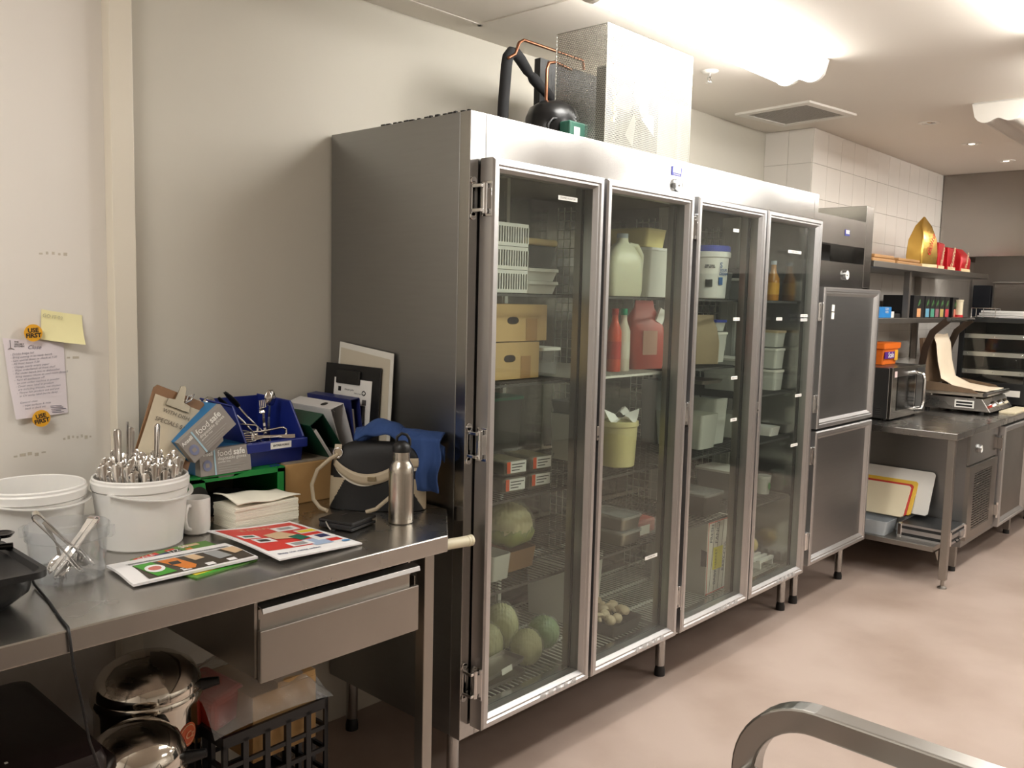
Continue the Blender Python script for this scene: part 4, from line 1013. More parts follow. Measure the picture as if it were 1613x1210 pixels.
# blue parts bin with cutlery
bl = mat('blue_bin_plastic', (24, 40, 122), 0.4); 
bi = thing('parts_bin', 'blue open fronted plastic parts bin full of cutlery on the boxes', 'bin', (-0.398, 0.415, H + 0.1335), R(2))
bw = 0.108; bd = 0.255; hf, hbk = 0.075, 0.185
def quadbox(m, pts, th):   # thin wall from 4 points, thickness vector
    v = [Vector(p) for p in pts]; m.add(v + [p + Vector(th) for p in v], [(0, 1, 2, 3), (7, 6, 5, 4), (0, 4, 5, 1), (1, 5, 6, 2), (2, 6, 7, 3), (3, 7, 4, 0)])
for s in (-1, 1):
    m = MB(); m.prism([(0.012, 0), (bd - 0.008, 0), (bd, hbk), (0.07, hbk - 0.006), (0.0, hf)], (s * bw * 0.94, 0, 0), (0, 1, 0), (0, 0, 1), (-s * 0.003, 0, 0)); 
    m.xf(Matrix.Translation((s * 0.0, 0, 0))); m.build('side_wall', bl, bi, bevel=0.001)
    MB().tube([(s * bw * 0.95, bd, hbk), (s * bw * 0.95, 0.07, hbk - 0.006), (s * bw * 0.95, 0.0, hf)], 0.005, flat=(0.010, 0.005)).build('side_rim', bl, bi, bevel=0.001)
MB().bx(-bw * 0.94, bw * 0.94, 0.012, bd - 0.008, 0, 0.003).build('floor_panel', bl, bi)
MB().bx(-bw * 0.94, bw * 0.94, bd - 0.006, bd - 0.003, 0, hbk).build('back_wall', bl, bi, bevel=0.001)
MB().prism([(0.012, 0), (0.015, 0), (0.003, hf), (0.0, hf)], (-bw * 0.94, 0, 0), (0, 1, 0), (0, 0, 1), (bw * 1.88, 0, 0)).build('front_wall', bl, bi)
MB().bx(-bw, bw, -0.014, 0.004, hf - 0.030, hf).build('front_lip', bl, bi, bevel=0.003)
MB().bx(-0.028, 0.046, -0.0148, -0.0142, hf - 0.024, hf - 0.004).build('label_card', labelw, bi)
text('ENTREE FORKS', 0.0085, frame((0.009, -0.0152, hf - 0.014), (1, 0, 0), (0, 0, 1)), INK, bi, bold=0.0002)
def bin_item(kind, label, p, d, L):
    t = thing(kind, label, 'utensil', (0, 0, 0), group='utensils in the blue bin')
    d = Vector(d).normalized(); z = Vector((0, 0, 1)).rotation_difference(d).to_matrix().to_4x4()
    t.matrix_world = Matrix.Translation(p) @ z
    return t
bp = Vector((-0.398, 0.415, H + 0.1335))
def tongs_in(label, p, d, L, dark=False, roll=0.0):
    t = bin_item('tongs', label, bp + Vector(p), d, L)
    for s in (-1, 1):
        MB().tube([(s * 0.014, 0, 0), (s * 0.010, 0, L * 0.5), (s * 0.013, 0, L * 0.72)], 0.0032, 8).build('arm', CUTLERY, t)
        m = MB(); m.grid(lambda u, v: (s * (0.014 - 0.004 * math.sin(math.pi * v)), (v - 0.5) * 0.040 * (math.sin(math.pi * (0.15 + 0.8 * u)) ** 0.5) * (1 + 0.06 * math.sin(30 * u)), L * 0.70 + L * 0.32 * u), 12, 6)
        m.build('tong_head', BLACKP if dark else CUTLERY, t, smooth=60, solid=0.0015)
    MB().tube([(0.014, 0, 0), (0.008, 0, -0.01), (-0.008, 0, -0.01), (-0.014, 0, 0)], 0.0045, 8).build('spring_bend', CUTLERY, t, smooth=60)
tongs_in('tongs with dark oval heads rising from the blue bin', (0.03, 0.10, 0.055), (-0.62, 0.25, 0.75), 0.20, True)
tongs_in('steel tongs lying across the front of the blue bin', (0.055, 0.045, 0.09), (-0.95, 0.10, -0.05), 0.14)
tongs_in('steel tongs resting on the left inside the blue bin', (-0.02, 0.09, 0.10), (-0.7, 0.6, 0.12), 0.13)
def spoon_in(label, p, d, L, kind):
    t = bin_item(kind, label, bp + Vector(p), d, L)
    MB().tube([(0, 0, 0), (0, 0.002, L * 0.5), (0, 0, L * 0.75)], [0.007, 0.004, 0.004], flat=(0.013, 0.0022), up=(0, 1, 0)).build('handle', CUTLERY, t)
    if kind == 'fork':
        m = MB(); m.grid(lambda u, v: ((u - 0.5) * 0.022, 0.006 * math.sin(math.pi * v), L * 0.73 + L * 0.13 * v), 4, 4); m.build('fork_base', CUTLERY, t, smooth=60, solid=0.0018)
        for k in range(4): MB().bx(-0.011 + k * 0.0064, -0.008 + k * 0.0064, -0.001, 0.001, L * 0.86, L * 1.04).build('tine', CUTLERY, t)
    else:
        m = MB(); m.grid(lambda u, v: ((u - 0.5) * 0.040 * math.sin(math.pi * (0.1 + 0.85 * v)) ** 0.5, -0.010 * math.sin(math.pi * u) * math.sin(math.pi * v), L * 0.72 + L * 0.3 * v), 8, 8); m.build('spoon_bowl', CUTLERY, t, smooth=60, solid=0.0015)
spoon_in('steel spoon standing up at the right of the blue bin', (0.035, 0.10, 0.05), (0.06, 0.02, 1), 0.165, 'spoon')
spoon_in('steel fork standing up beside the spoon in the blue bin', (0.02, 0.085, 0.05), (-0.10, 0.02, 1), 0.135, 'fork')
spoon_in('steel fork lying along the bottom of the blue bin front', (0.088, 0.03, 0.075), (-0.9, 0.25, 0.05), 0.16, 'fork')
spoon_in('dark stained spoon leaning at the back left corner of the blue bin', (-0.06, 0.18, 0.10), (-0.45, 0.35, 0.8), 0.11, 'spoon')

# ring binders: hollow cases on the brown box
def binder(label, mm, xb, tilt, th, dep, y0_, ln, holes, paper):
    t = thing('ring_binder', label, 'binder', (0, 0, 0), group='ring binders')
    t.matrix_world = Matrix.Translation((xb, y0_, H + 0.1335)) @ Matrix.Rotation(R(-tilt), 4, 'Y')
    MB().bx(-th / 2, -th / 2 + 0.003, 0, ln, 0.0, dep).build('cover', mm, t, bevel=0.001)
    MB().bx(th / 2 - 0.003, th / 2, 0, ln, 0.0, dep).build('cover', mm, t, bevel=0.001)
    sp = MB().bx(-th / 2, th / 2, 0, ln, dep, dep + 0.003).build('spine', mm, t, bevel=0.001)
    if holes:
        MB().prism(disc(0, 0, 0.012, 0.014), (0, 0.07, dep + 0.0031), (1, 0, 0), (0, 1, 0), (0, 0, 0.0006)).build('finger_hole', GASKET, sp)
    if paper: MB().bx(-th / 2 + 0.006, -th / 2 + 0.006 + paper, 0.010, ln - 0.01, 0.004, dep * 0.82).build('papers', WHITEPAPER, t)
    a = [(0.018 * math.cos(R(12 * i)), 0.05, dep * 0.80 + 0.018 * math.sin(R(12 * i))) for i in range(16)]
    MB().tube(a, 0.0015, 6).build('ring', CHROME, t, smooth=60)
    return t
binder('dark green lever arch binder leaning left on the brown box', mat('binder_green', (14, 62, 44), 0.4), -0.172, 34, 0.062, 0.150, 0.405, 0.26, False, 0.012)
binder('white lever arch binder with a finger hole, between green and blue', mat('binder_white', (222, 220, 220), 0.35), -0.112, 17, 0.056, 0.165, 0.43, 0.25, True, 0.004)
binder('navy blue lever arch binder standing nearest the fridge side', mat('binder_navy', (38, 46, 106), 0.3), -0.066, 7, 0.038, 0.178, 0.43, 0.25, False, 0.010)

# boards leaning on the fridge side
wb = thing('laminated_sheet', 'large pale laminated sheet leaning against the fridge side', 'sheet', (0, 0, 0))
wb.matrix_world = Matrix.Translation((-0.030, 0.475, H + 0.135)) @ Matrix.Rotation(R(3.2), 4, 'Y') @ Matrix.Rotation(R(-90), 4, 'Z')
# local: x runs toward -Y world (right in the picture), y toward +X world, z up
MB().prism([(-0.160, 0.0), (0.152, 0.0), (0.150, 0.332), (-0.146, 0.358)], (0, 0, 0), (1, 0, 0), (0, 0, 1), (0, 0.002, 0)).build('laminate', mat('laminate_edge', (226, 224, 216), 0.2), wb)
MB().prism([(-0.140, 0.01), (0.136, 0.01), (0.134, 0.312), (-0.138, 0.338)], (0, -0.0006, 0), (1, 0, 0), (0, 0, 1), (0, 0.0004, 0)).build('printed_sheet', mat('pale_grey_sheet', (198, 190, 172), 0.5, var=0.03, vscale=20), wb)
kb = thing('clipboard', 'black clipboard folder holding a printed page and a white card', 'clipboard', (0, 0, 0))
kb.matrix_world = Matrix.Translation((-0.046, 0.528, H + 0.135)) @ Matrix.Rotation(R(4.5), 4, 'Y') @ Matrix.Rotation(R(-90), 4, 'Z')
MB().bx(-0.155, 0.155, 0, 0.004, 0, 0.282).build('board', mat('black_vinyl', (20, 20, 22), 0.45), kb, bevel=0.002)
MB().bx(-0.098, 0.112, -0.0012, -0.0004, 0.02, 0.234).build('paper', WHITEPAPER, kb)
MB().bx(-0.082, 0.050, -0.008, -0.0012, 0.215, 0.262).build('clip', BLACKP, kb, bevel=0.003)
for k in range(5): MB().bx(-0.070 + 0.034 * k, -0.048 + 0.034 * k, -0.0018, -0.0013, 0.150, 0.168).build('printed_picture', mat('print_photo_grey', (96, 94, 92), 0.6, var=0.4, vscale=200), kb)
text('Allergen guide', 0.009, frame((-0.01, -0.0016, 0.196), (1, 0, 0), (0, 0, 1)), INK, kb)
text('Dietary requirements', 0.007, frame((0.05, -0.0016, 0.186), (1, 0, 0), (0, 0, 1)), INK, kb)
MB().bx(-0.072, -0.056, -0.0018, -0.0013, 0.188, 0.204).build('printed_logo', INK, kb)
MB().tube([(0.072 + 0.009 * math.cos(R(20 * i)), -0.0016, 0.190 + 0.007 * math.sin(R(20 * i))) for i in range(18)], 0.0016, 5, closed=True).build('printed_logo', INK, kb)
MB().bx(-0.108, 0.012, -0.016, -0.0016, 0.110, 0.142).build('card_pocket', WHITEPAPER, kb, bevel=0.001)
MB().bx(-0.098, 0.010, -0.012, -0.004, 0.142, 0.150).build('card_stack', mat('tan_cards', (140, 120, 90), 0.8), kb)
MB().bx(0.012, 0.086, -0.014, -0.0016, 0.09, 0.148).build('black_pocket', BLACKP, kb, bevel=0.002)

# ------------------------------------------------------------------ black tray with utensils at the left edge, and its cord
bt2 = thing('black_tray', 'black plastic tray of dark utensils at the left edge of the bench', 'tray', (-1.345, 0.115, H))
def rrect(hx, hy, r, n=5):
    o = []
    for cx, cy, a0 in ((hx - r, hy - r, 0), (-hx + r, hy - r, 90), (-hx + r, -hy + r, 180), (hx - r, -hy + r, 270)):
        for i in range(n + 1):
            a = R(a0 + 90 * i / n); o.append((cx + r * math.cos(a), cy + r * math.sin(a)))
    return o
def loft(m, secs, caps=(True, True)):
    """secs: list of (poly, z)"""
    n = len(secs[0][0]); vs = []; fs = []
    for p, z in secs: vs += [(x, y, z) for x, y in p]
    for k in range(len(secs) - 1):
        for i in range(n): fs.append((k * n + i, k * n + (i + 1) % n, (k + 1) * n + (i + 1) % n, (k + 1) * n + i))
    if caps[0]: fs.append(tuple(range(n - 1, -1, -1)))
    if caps[1]: fs.append(tuple(range((len(secs) - 1) * n, len(secs) * n)))
    return m.add(vs, fs)
m = MB(); loft(m, [(rrect(0.085, 0.10, 0.05), 0.0), (rrect(0.115, 0.135, 0.05), 0.035), (rrect(0.122, 0.142, 0.05), 0.068), (rrect(0.136, 0.156, 0.03), 0.070), (rrect(0.136, 0.156, 0.03), 0.084), (rrect(0.126, 0.146, 0.03), 0.084), (rrect(0.118, 0.138, 0.03), 0.074)])
m.build('tray_body', BLACKP, bt2, smooth=35)
random.seed(5)
for k in range(7):
    t = thing('black_scoop', 'glossy black plastic spoon handle heaped in the black tray', 'utensil', (-1.285 + random.uniform(-0.04, 0.03), 0.165 + random.uniform(-0.04, 0.05), H + 0.082 + 0.007 * k), random.uniform(0, 3), group='black spoons in the black tray')
    MB().tube([(-0.05, 0, 0), (0, 0.01, 0.004), (0.05, 0, 0.0)], [0.008, 0.006, 0.008], 10).build('handle', BLACKG, t, smooth=60)
    MB().lathe([(0, -0.006), (0.016, -0.004), (0.022, 0.004), (0.019, 0.005), (0.012, 0.0), (0, -0.001)], (0.066, 0, 0.002), n=16).build('bowl', BLACKG, t, smooth=60)
o = MB().tube([(-1.262, 0.235, H + 0.088), (-1.228, 0.190, H + 0.088), (-1.200, 0.160, H + 0.060), (-1.186, 0.125, H + 0.006), (-1.200, 0.0, H + 0.003), (-1.217, -0.10, H + 0.003), (-1.227, -0.172, H + 0.004), (-1.229, -0.183, H - 0.006), (-1.224, -0.185, H - 0.07), (-1.210, -0.186, H - 0.15), (-1.192, -0.17, H - 0.24), (-1.16, -0.14, H - 0.33)], 0.0028, 8).build('power_cord', BLACKP, smooth=60)
tag(o, 'thin black cord hanging over the bench front edge', 'cord')

# ------------------------------------------------------------------ notes on the white panel
py = WALL_Y - 0.0008
nt_ = thing('handwritten_note', 'white handwritten closing list taped to the panel with round stickers', 'note', (-0.975, py, 1.345))
npap = mat('note_paper', (228, 218, 222), 0.8); pen = mat('pen_ink', (82, 74, 96), 0.7)
m = MB()
def note(u, v):
    x = -0.083 + 0.155 * u + 0.022 * (1 - v) * (1 - 0.7 * u); z = -0.108 + 0.222 * v - 0.022 * u * v + 0.006 * u
    y = -0.002 - 0.016 * max(0, (1 - v) - 0.55) ** 1.0 * (1 - u) ** 2 * 2 - 0.003 * math.sin(3 * u)
    return Vector((x, y, z))
m.grid(note, 14, 16); m.build('paper', npap, nt_, smooth=60)
text('Close', 0.015, frame((-0.006, -0.0055, 0.087), (1, 0, -0.03), (0, 0, 1)), pen, nt_, shear=0.3)
LINES = ['- Drinks fridge full', '- Bring cutting in to ready bench', '- Last special down to check at 7.30', '- All front bench 7.30', '- Change nearly empty paper', '- Wipe underbench all front shelf', '- Put under bench bits to dishwasher', '  bring mixers return to cool room (bread)', '- Turn all appliances off', '  to coat coffee machine in powder', '- Cover meat label in product', '  are including biscuits, not chicken', '- Throw hot product out and put', '  in CV sticky label (write date)', '', ' General clean', '   - wipe surfaces & mop', '     back in dock etc']
for i, s in enumerate(LINES):
    if s: text(s, 0.0076, frame((-0.068 + 0.0010 * i, -0.0068 - 0.0014 * max(0, i - 7), 0.069 - 0.0088 * i), (1, 0, 0.07), (0, 0, 1)), pen, nt_, shear=0.35, align='LEFT', space=1.05)
text('THE\nGALLERY\nKITCHEN', 0.006, frame((-0.056, -0.0050, 0.097), (1, 0, -0.02), (0, 0, 1)), INK, nt_, align='LEFT', bold=0.0001)
MB().tube([(-0.066, -0.0045, 0.108), (-0.065, -0.0045, 0.088), (-0.072, -0.0045, 0.083), (-0.064, -0.0045, 0.086), (-0.056, -0.0045, 0.083)], 0.0007, 5).build('printed_logo', INK, nt_)
for k in range(5): MB().box((0.046 - 0.002 * (k % 2), -0.0058, -0.079 - 0.0045 * k), (0.030 + 0.012 * (k % 3), 0.0003, 0.0014)).build('printed_line', pen, nt_)
stk = mat('yellow_sticker', (232, 168, 36), 0.5)
def use_first(label, x, z, rot):
    t = thing('round_sticker', label, 'sticker', (x, py - 0.022, z), group='round use first stickers')
    MB().lathe([(0, 0), (0.0235, 0), (0.0235, 0.0006), (0, 0.0006)], n=36, axis=Matrix.Rotation(R(90), 3, 'X')).build('sticker_disc', stk, t)
    q = Matrix.Rotation(R(-rot), 3, 'Y')
    text('USE\nFIRST', 0.0165, frame((0, -0.0012, -0.0005), q @ Vector((1, 0, 0)), q @ Vector((0, 0, 1))), INK, t, bold=0.0006, line=0.85)
use_first('orange round USE FIRST sticker at the top of the note', -0.988, 1.473, 3)
use_first('orange round USE FIRST sticker at the bottom of the note', -0.974, 1.236, 10)
pn = thing('sticky_note', 'pale yellow sticky note curling off the white panel', 'sticky note', (-0.909, py, 1.486))
m = MB(); m.grid(lambda u, v: (-0.052 + 0.108 * u + 0.005 * (v - 0.5), -0.001 - 0.020 * (1 - v) ** 2 * (0.4 + u * 0.8) - 0.010 * (1 - v) * u, -0.032 + 0.083 * v - 0.020 * u + 0.004 * u * u), 10, 10)
m.build('paper', mat('pale_yellow_paper', (236, 228, 176), 0.8), pn, smooth=60)
text('GO IT 03', 0.0135, frame((-0.022, -0.0060, 0.030), (1, 0, -0.17), (0, 0, 1)), mat('pencil_faint', (176, 170, 140), 0.8), pn)
sm = clear('wall_smudge', (246, 244, 240), haze=0.06, rough=0.9, gloss=0.0)
random.seed(9)
for (cx, cz, n, w) in ((-0.915, 1.690, 5, 0.016), (-0.990, 1.135, 5, 0.018), (-0.865, 1.170, 7, 0.012), (-0.87, 1.40, 2, 0.02)):
    m = MB()
    for k in range(n): m.box((cx + (k - n / 2) * w, WALL_Y - 0.0006, cz + random.uniform(-0.003, 0.003)), (w * random.uniform(0.4, 0.9), 0.0006, random.uniform(0.004, 0.011)))
    o = m.build('scuff_mark', sm, bpy.data.objects['wall_left']); o['kind'] = 'stuff'

# ------------------------------------------------------------------ under the bench
def pail(label, x, y, r, h, sx):
    t = thing('steel_bin', label, 'bin', (x, y, 0), group='polished bins under the bench')
    MB().lathe([(0, 0.002), (r * 0.96, 0.002), (r, 0.012), (r, h - 0.02), (r * 1.02, h - 0.012), (r * 1.02, h)], n=56).build('bin_body', mat('mirror_steel', (206, 200, 190), 0.08, 1.0), t, smooth=35)
    lid = MB().lathe([(r * 1.05, h - 0.006), (r * 1.06, h + 0.004), (r * 1.02, h + 0.014), (r * 1.03, h + 0.018), (r * 0.98, h + 0.040), (r * 0.86, h + 0.066), (r * 0.62, h + 0.086), (r * 0.3, h + 0.096), (0, h + 0.098)], n=56).build('lid', mat('mirror_steel', (206, 200, 190), 0.08, 1.0), t, smooth=35)
    d = Vector((0.42, -0.90, 0)).normalized()
    def at(ang, rad, z):
        a = math.atan2(d.y, d.x) + R(ang); return Vector((rad * math.cos(a), rad * math.sin(a), z))
    m = MB(); m.tube([at(-37, r + 0.012, h - 0.02), at(-37, r + 0.014, h - 0.12), at(-37, r + 0.012, h - 0.30)], 0.007, 10); m.build('latch_rod', BLACKP, t, smooth=60)
    for z in (h - 0.022, h - 0.085): MB().cyl(at(-37, r + 0.002, z), at(-37, r + 0.024, z), 0.016, n=14).build('latch_boss', BLACKP, t, smooth=40, bevel=0.002)
    MB().cyl(at(30, r + 0.0, h + 0.012), at(30, r + 0.045, h + 0.02), 0.016, 0.010, n=14).build('side_knob', BLACKP, t, smooth=40)
    a0 = 26 * sx
    for k, (rad, mm) in enumerate(((0.030, mat('orange_logo', (188, 84, 44), 0.5)), (0.0255, mat('cream_logo', (206, 170, 130), 0.5)), (0.0235, mat('orange_logo', (188, 84, 44), 0.5)))):
        vs = [at(a0 + math.degrees(rad * math.cos(2 * math.pi * i / 24) / r) - 30, r + 0.0006 + 0.0004 * k, h - 0.085 + rad * math.sin(2 * math.pi * i / 24)) for i in range(24)]
        MB().add(vs, [tuple(range(24))]).build('round_logo', mm, t)
    p = at(a0 - 30, r + 0.004, h - 0.085); tx = Vector((-p.y, p.x, 0)).normalized()
    text('Cz', 0.026, frame(p, tx, (0, 0, 1)), mat('cream_logo', (206, 170, 130), 0.5), t, shear=0.3)
    return t
pail('tall polished steel bin with a domed lid behind the black crate', -0.898, 0.215, 0.128, 0.575, 1.0)
pail('shorter polished steel bin half hidden by the dark padded box', -1.030, -0.015, 0.105, 0.52, 0.9)
st = thing('padded_box', 'dark brown leather padded box at the bottom left corner', 'box', (-1.345, 0.16, 0))
vin = mat('dark_brown_vinyl', (34, 22, 22), 0.38, bump=0.08, bscale=140)
m = MB(); loft(m, [(rrect(0.225, 0.245, 0.03), 0.05), (rrect(0.228, 0.248, 0.03), 0.60), (rrect(0.222, 0.242, 0.035), 0.622), (rrect(0.200, 0.220, 0.04), 0.630)]); m.build('box_body', vin, st, smooth=45)
for sx in (-1, 1):
    for sy in (-1, 1): MB().cyl((sx * 0.18, sy * 0.2, 0), (sx * 0.18, sy * 0.2, 0.05), 0.02, n=12).build('foot', BLACKP, st)
MB().tube([(-0.22, -0.2485, 0.60), (0.2, -0.2485, 0.60)], 0.0018, 6).build('seam', vin, st)
MB().box((0.05, -0.17, 0.631), (0.006, 0.006, 0.0015)).build('crumb', labelw, st)

ck = thing('milk_crate', 'black plastic milk crate under the bench drawer', 'crate', (-0.615, 0.235, 0.16), R(2))
def crate_wall(L, Hh, n, rows):
    m = MB()
    m.bx(-L / 2, L / 2, 0, 0.010, Hh - 0.03, Hh); m.bx(-L / 2, L / 2, 0, 0.010, 0, 0.03)
    for i in range(n + 1):
        x = -L / 2 + L * i / n; m.bx(max(-L / 2, x - 0.008), min(L / 2, x + 0.008), 0, 0.012, 0.02, Hh - 0.02)
    for j in range(1, rows): m.bx(-L / 2, L / 2, 0.001, 0.009, 0.02 + (Hh - 0.04) * j / rows - 0.006, 0.02 + (Hh - 0.04) * j / rows + 0.006)
    return m
cpl = mat('black_crate_plastic', (24, 24, 26), 0.4)
cwl = crate_wall(0.33, 0.30, 5, 4).build('lattice_wall', cpl, ck, loc=(0, -0.165, 0))
for a, lc in ((90, (0.165, 0, 0)), (180, (0, 0.165, 0)), (270, (-0.165, 0, 0))): share(cwl, 'lattice_wall', ck, lc, (0, 0, R(a)))
MB().bx(-0.16, 0.16, -0.16, 0.16, 0, 0.01).build('crate_floor', cpl, ck)
ck2 = thing('milk_crate', 'lower black milk crate on the floor beneath the other crate', 'crate', (-0.615, 0.235, 0.0), R(2))
cwl2 = crate_wall(0.33, 0.156, 5, 2).build('lattice_wall', cpl, ck2, loc=(0, -0.165, 0))
for a, lc in ((90, (0.165, 0, 0)), (180, (0, 0.165, 0)), (270, (-0.165, 0, 0))): share(cwl2, 'lattice_wall', ck2, lc, (0, 0, R(a)))
cx = thing('cardboard_box', 'small cardboard box inside the clear bag on the crate', 'cardboard box', (-0.575, 0.22, 0.34), R(2))
MB().bx(-0.10, 0.105, -0.12, 0.12, 0, 0.185).build('box_body', card, cx, bevel=0.002)
MB().bx(-0.02, 0.104, -0.118, -0.02, 0.185, 0.20).build('open_flap', card, cx)
rd = MB().box((0, 0, 0.05), (0.12, 0.16, 0.10)).build('red_packet', mat('red_packet', (196, 62, 44), 0.4, var=0.15, vscale=20), bevel=0.018, seg=3)
rd.location = (-0.715, 0.25, 0.440); rd.rotation_euler = (R(8), R(-6), R(14))
tag(rd, 'red packet inside the clear bag on the black crate', 'packet')
m = MB()
def bagtop(u, v):
    x = -0.19 + 0.36 * u; y = -0.185 + 0.34 * v
    z = 0.30 + 0.10 * math.sin(math.pi * min(1, v * 1.1 + 0.02)) ** 0.5 * math.sin(math.pi * (0.04 + 0.92 * u)) ** 0.35 + 0.012 * math.sin(23 * u + 9 * v) * math.sin(11 * v) 
    return Vector((x, y, z + (0.07 * (1 - u) * math.sin(math.pi * v))))
m.grid(bagtop, 26, 22); 
o = m.build('plastic_bag', WRAP, smooth=70, loc=(-0.615, 0.235, 0.16)); tag(o, 'clear plastic bag spread over the top of the black crate', 'plastic bag')
o = MB().tube([(0.098, 0.688, 0.0), (0.098, 0.688, 0.112)], 0.008, 10).build('conduit_stub', mat('grey_white_pvc', (190, 186, 180), 0.5), smooth=60); tag(o, 'short white conduit stub on the floor under the bench', 'pipe')

# ------------------------------------------------------------------ trolley in the right foreground
tr_ = thing('trolley', 'steel trolley with a bent square tube handle in the right foreground', 'trolley', (-0.41, -1.6, 0))
tube_m = mat('trolley_steel', (176, 174, 170), 0.24, 1.0, bump=0.02, bscale=100)
hz_, rad = 0.878, 0.13
for sx, nm in ((0.0, 'handle_frame'), (-0.62, 'rear_frame')):
    pts = [(sx, 0.41, 0.10), (sx, 0.41, hz_ - rad)] + [tuple(p) for p in arc((sx, 0.41 - rad, hz_ - rad), (0, 1, 0), (0, 0, 1), rad, 8, 82, 9)] + [(sx, 0.41 - rad, hz_), (sx, -0.36 + rad, hz_)] + [tuple(p) for p in arc((sx, -0.36 + rad, hz_ - rad), (0, 1, 0), (0, 0, 1), rad, 98, 172, 9)] + [(sx, -0.36, hz_ - rad), (sx, -0.36, 0.10)]
    MB().tube(pts, 0.02, flat=(0.044, 0.044), up=(1, 0, 0)).build(nm, tube_m, tr_, bevel=0.004)
for z in (0.74, 0.30):
    for y in (0.41, -0.36): MB().cyl((0, y, z), (-0.62, y, z), 0.008, n=10).build('cross_rod', tube_m, tr_, smooth=40)
    for x in (0, -0.62): MB().cyl((x, 0.41, z), (x, -0.36, z), 0.008, n=10).build('cross_rod', tube_m, tr_, smooth=40)
    MB().bx(-0.61, -0.01, -0.35, 0.35, z - 0.15, z - 0.135).build('shelf', STEELD, tr_)
for x in (0, -0.62):
    for y in (0.41, -0.36):
        MB().cyl((x - 0.014, y, 0.05), (x + 0.014, y, 0.05), 0.05, n=20).build('wheel', GASKET, tr_, smooth=40)

# ------------------------------------------------------------------ what the fridge holds (every item a thing)
S1, S2, S3, S4, S5 = SHELVES
grey_tub = mat('grey_tub', (120, 120, 118), 0.4); dark_tub = mat('dark_tub', (52, 52, 50), 0.45); lidw = mat('milky_lid', (214, 212, 204), 0.4)
milky = clear('frosted_container', (232, 232, 226), haze=0.55, rough=0.25)
def tray_mesh(m, hx, hy, h, r=0.015, t=0.003, taper=0.9):
    o = rrect(hx, hy, r); b2 = rrect(hx * taper, hy * taper, r); i1 = rrect(hx - t, hy - t, r); i0 = rrect(hx * taper - t, hy * taper - t, r)
    return loft(m, [(b2, 0), (o, h), (i1, h), (i0, t)], (True, True))
def tub(label, x, y, z, hx, hy, h, body, lid=None, cat='container', name='food_container', group='containers in the fridge', rz=0.0, rim=True):
    t = thing(name, label, cat, (x, y, z), R(rz), group)
    m = MB(); tray_mesh(m, hx, hy, h); m.build('container_body', body, t, smooth=40)
    if lid:
        m = MB(); loft(m, [(rrect(hx + 0.003, hy + 0.003, 0.016), h - 0.008), (rrect(hx + 0.003, hy + 0.003, 0.016), h + 0.003), (rrect(hx - 0.008, hy - 0.008, 0.014), h + 0.004)]); m.build('lid', lid, t, smooth=40)
    return t
def basket(label, x, y, z, hx, hy, h):
    t = thing('slotted_basket', label, 'basket', (x, y, z), 0, 'white slotted baskets')
    m = MB()
    for (L, M_) in ((hx, Matrix.Translation((0, -hy, 0))), (hx, Matrix.Translation((0, hy, 0))), (hy, Matrix.Translation((hx, 0, 0)) @ Matrix.Rotation(R(90), 4, 'Z')), (hy, Matrix.Translation((-hx, 0, 0)) @ Matrix.Rotation(R(90), 4, 'Z'))):
        k = len(m.v); m.bx(-L, L, -0.002, 0.002, h - 0.012, h); m.bx(-L, L, -0.002, 0.002, 0, 0.012)
        n = int(L * 2 / 0.012)
        for i in range(n + 1):
            xx = -L + 2 * L * i / n; m.bx(xx - 0.0025, xx + 0.0025, -0.0015, 0.0015, 0.01, h - 0.01)
        m.xf(M_, k)
    m.build('basket_walls', WHITEP, t); MB().bx(-hx, hx, -hy, hy, 0, 0.003).build('basket_floor', WHITEP, t)
# door 1, top shelf
for k, nm in enumerate(('bottom', 'middle', 'topmost')): basket('white slotted plastic basket, %s of the stack behind the first door' % nm, 0.29, 0.26, S1 + 0.001 + 0.078 * k, 0.105, 0.15, 0.076)
for k, nm in enumerate(('lower', 'upper')): tub('white lidded tray, %s of two on the first door top shelf' % nm, 0.505, 0.27, S1 + 0.001 + 0.045 * k, 0.085, 0.14, 0.04, lidw, lidw)
tub('dark grey container above the white trays behind the first door', 0.51, 0.27, S1 + 0.093, 0.08, 0.13, 0.075, dark_tub)
o = MB().box((0, 0, 0.012), (0.19, 0.26, 0.024)).build('bread_loaf', mat('tan_loaf', (186, 160, 112), 0.8, var=0.15, vscale=30), bevel=0.01, seg=3, loc=(0.50, 0.27, S1 + 0.170)); tag(o, 'flat tan loaf on the dark container behind the first door', 'bread')
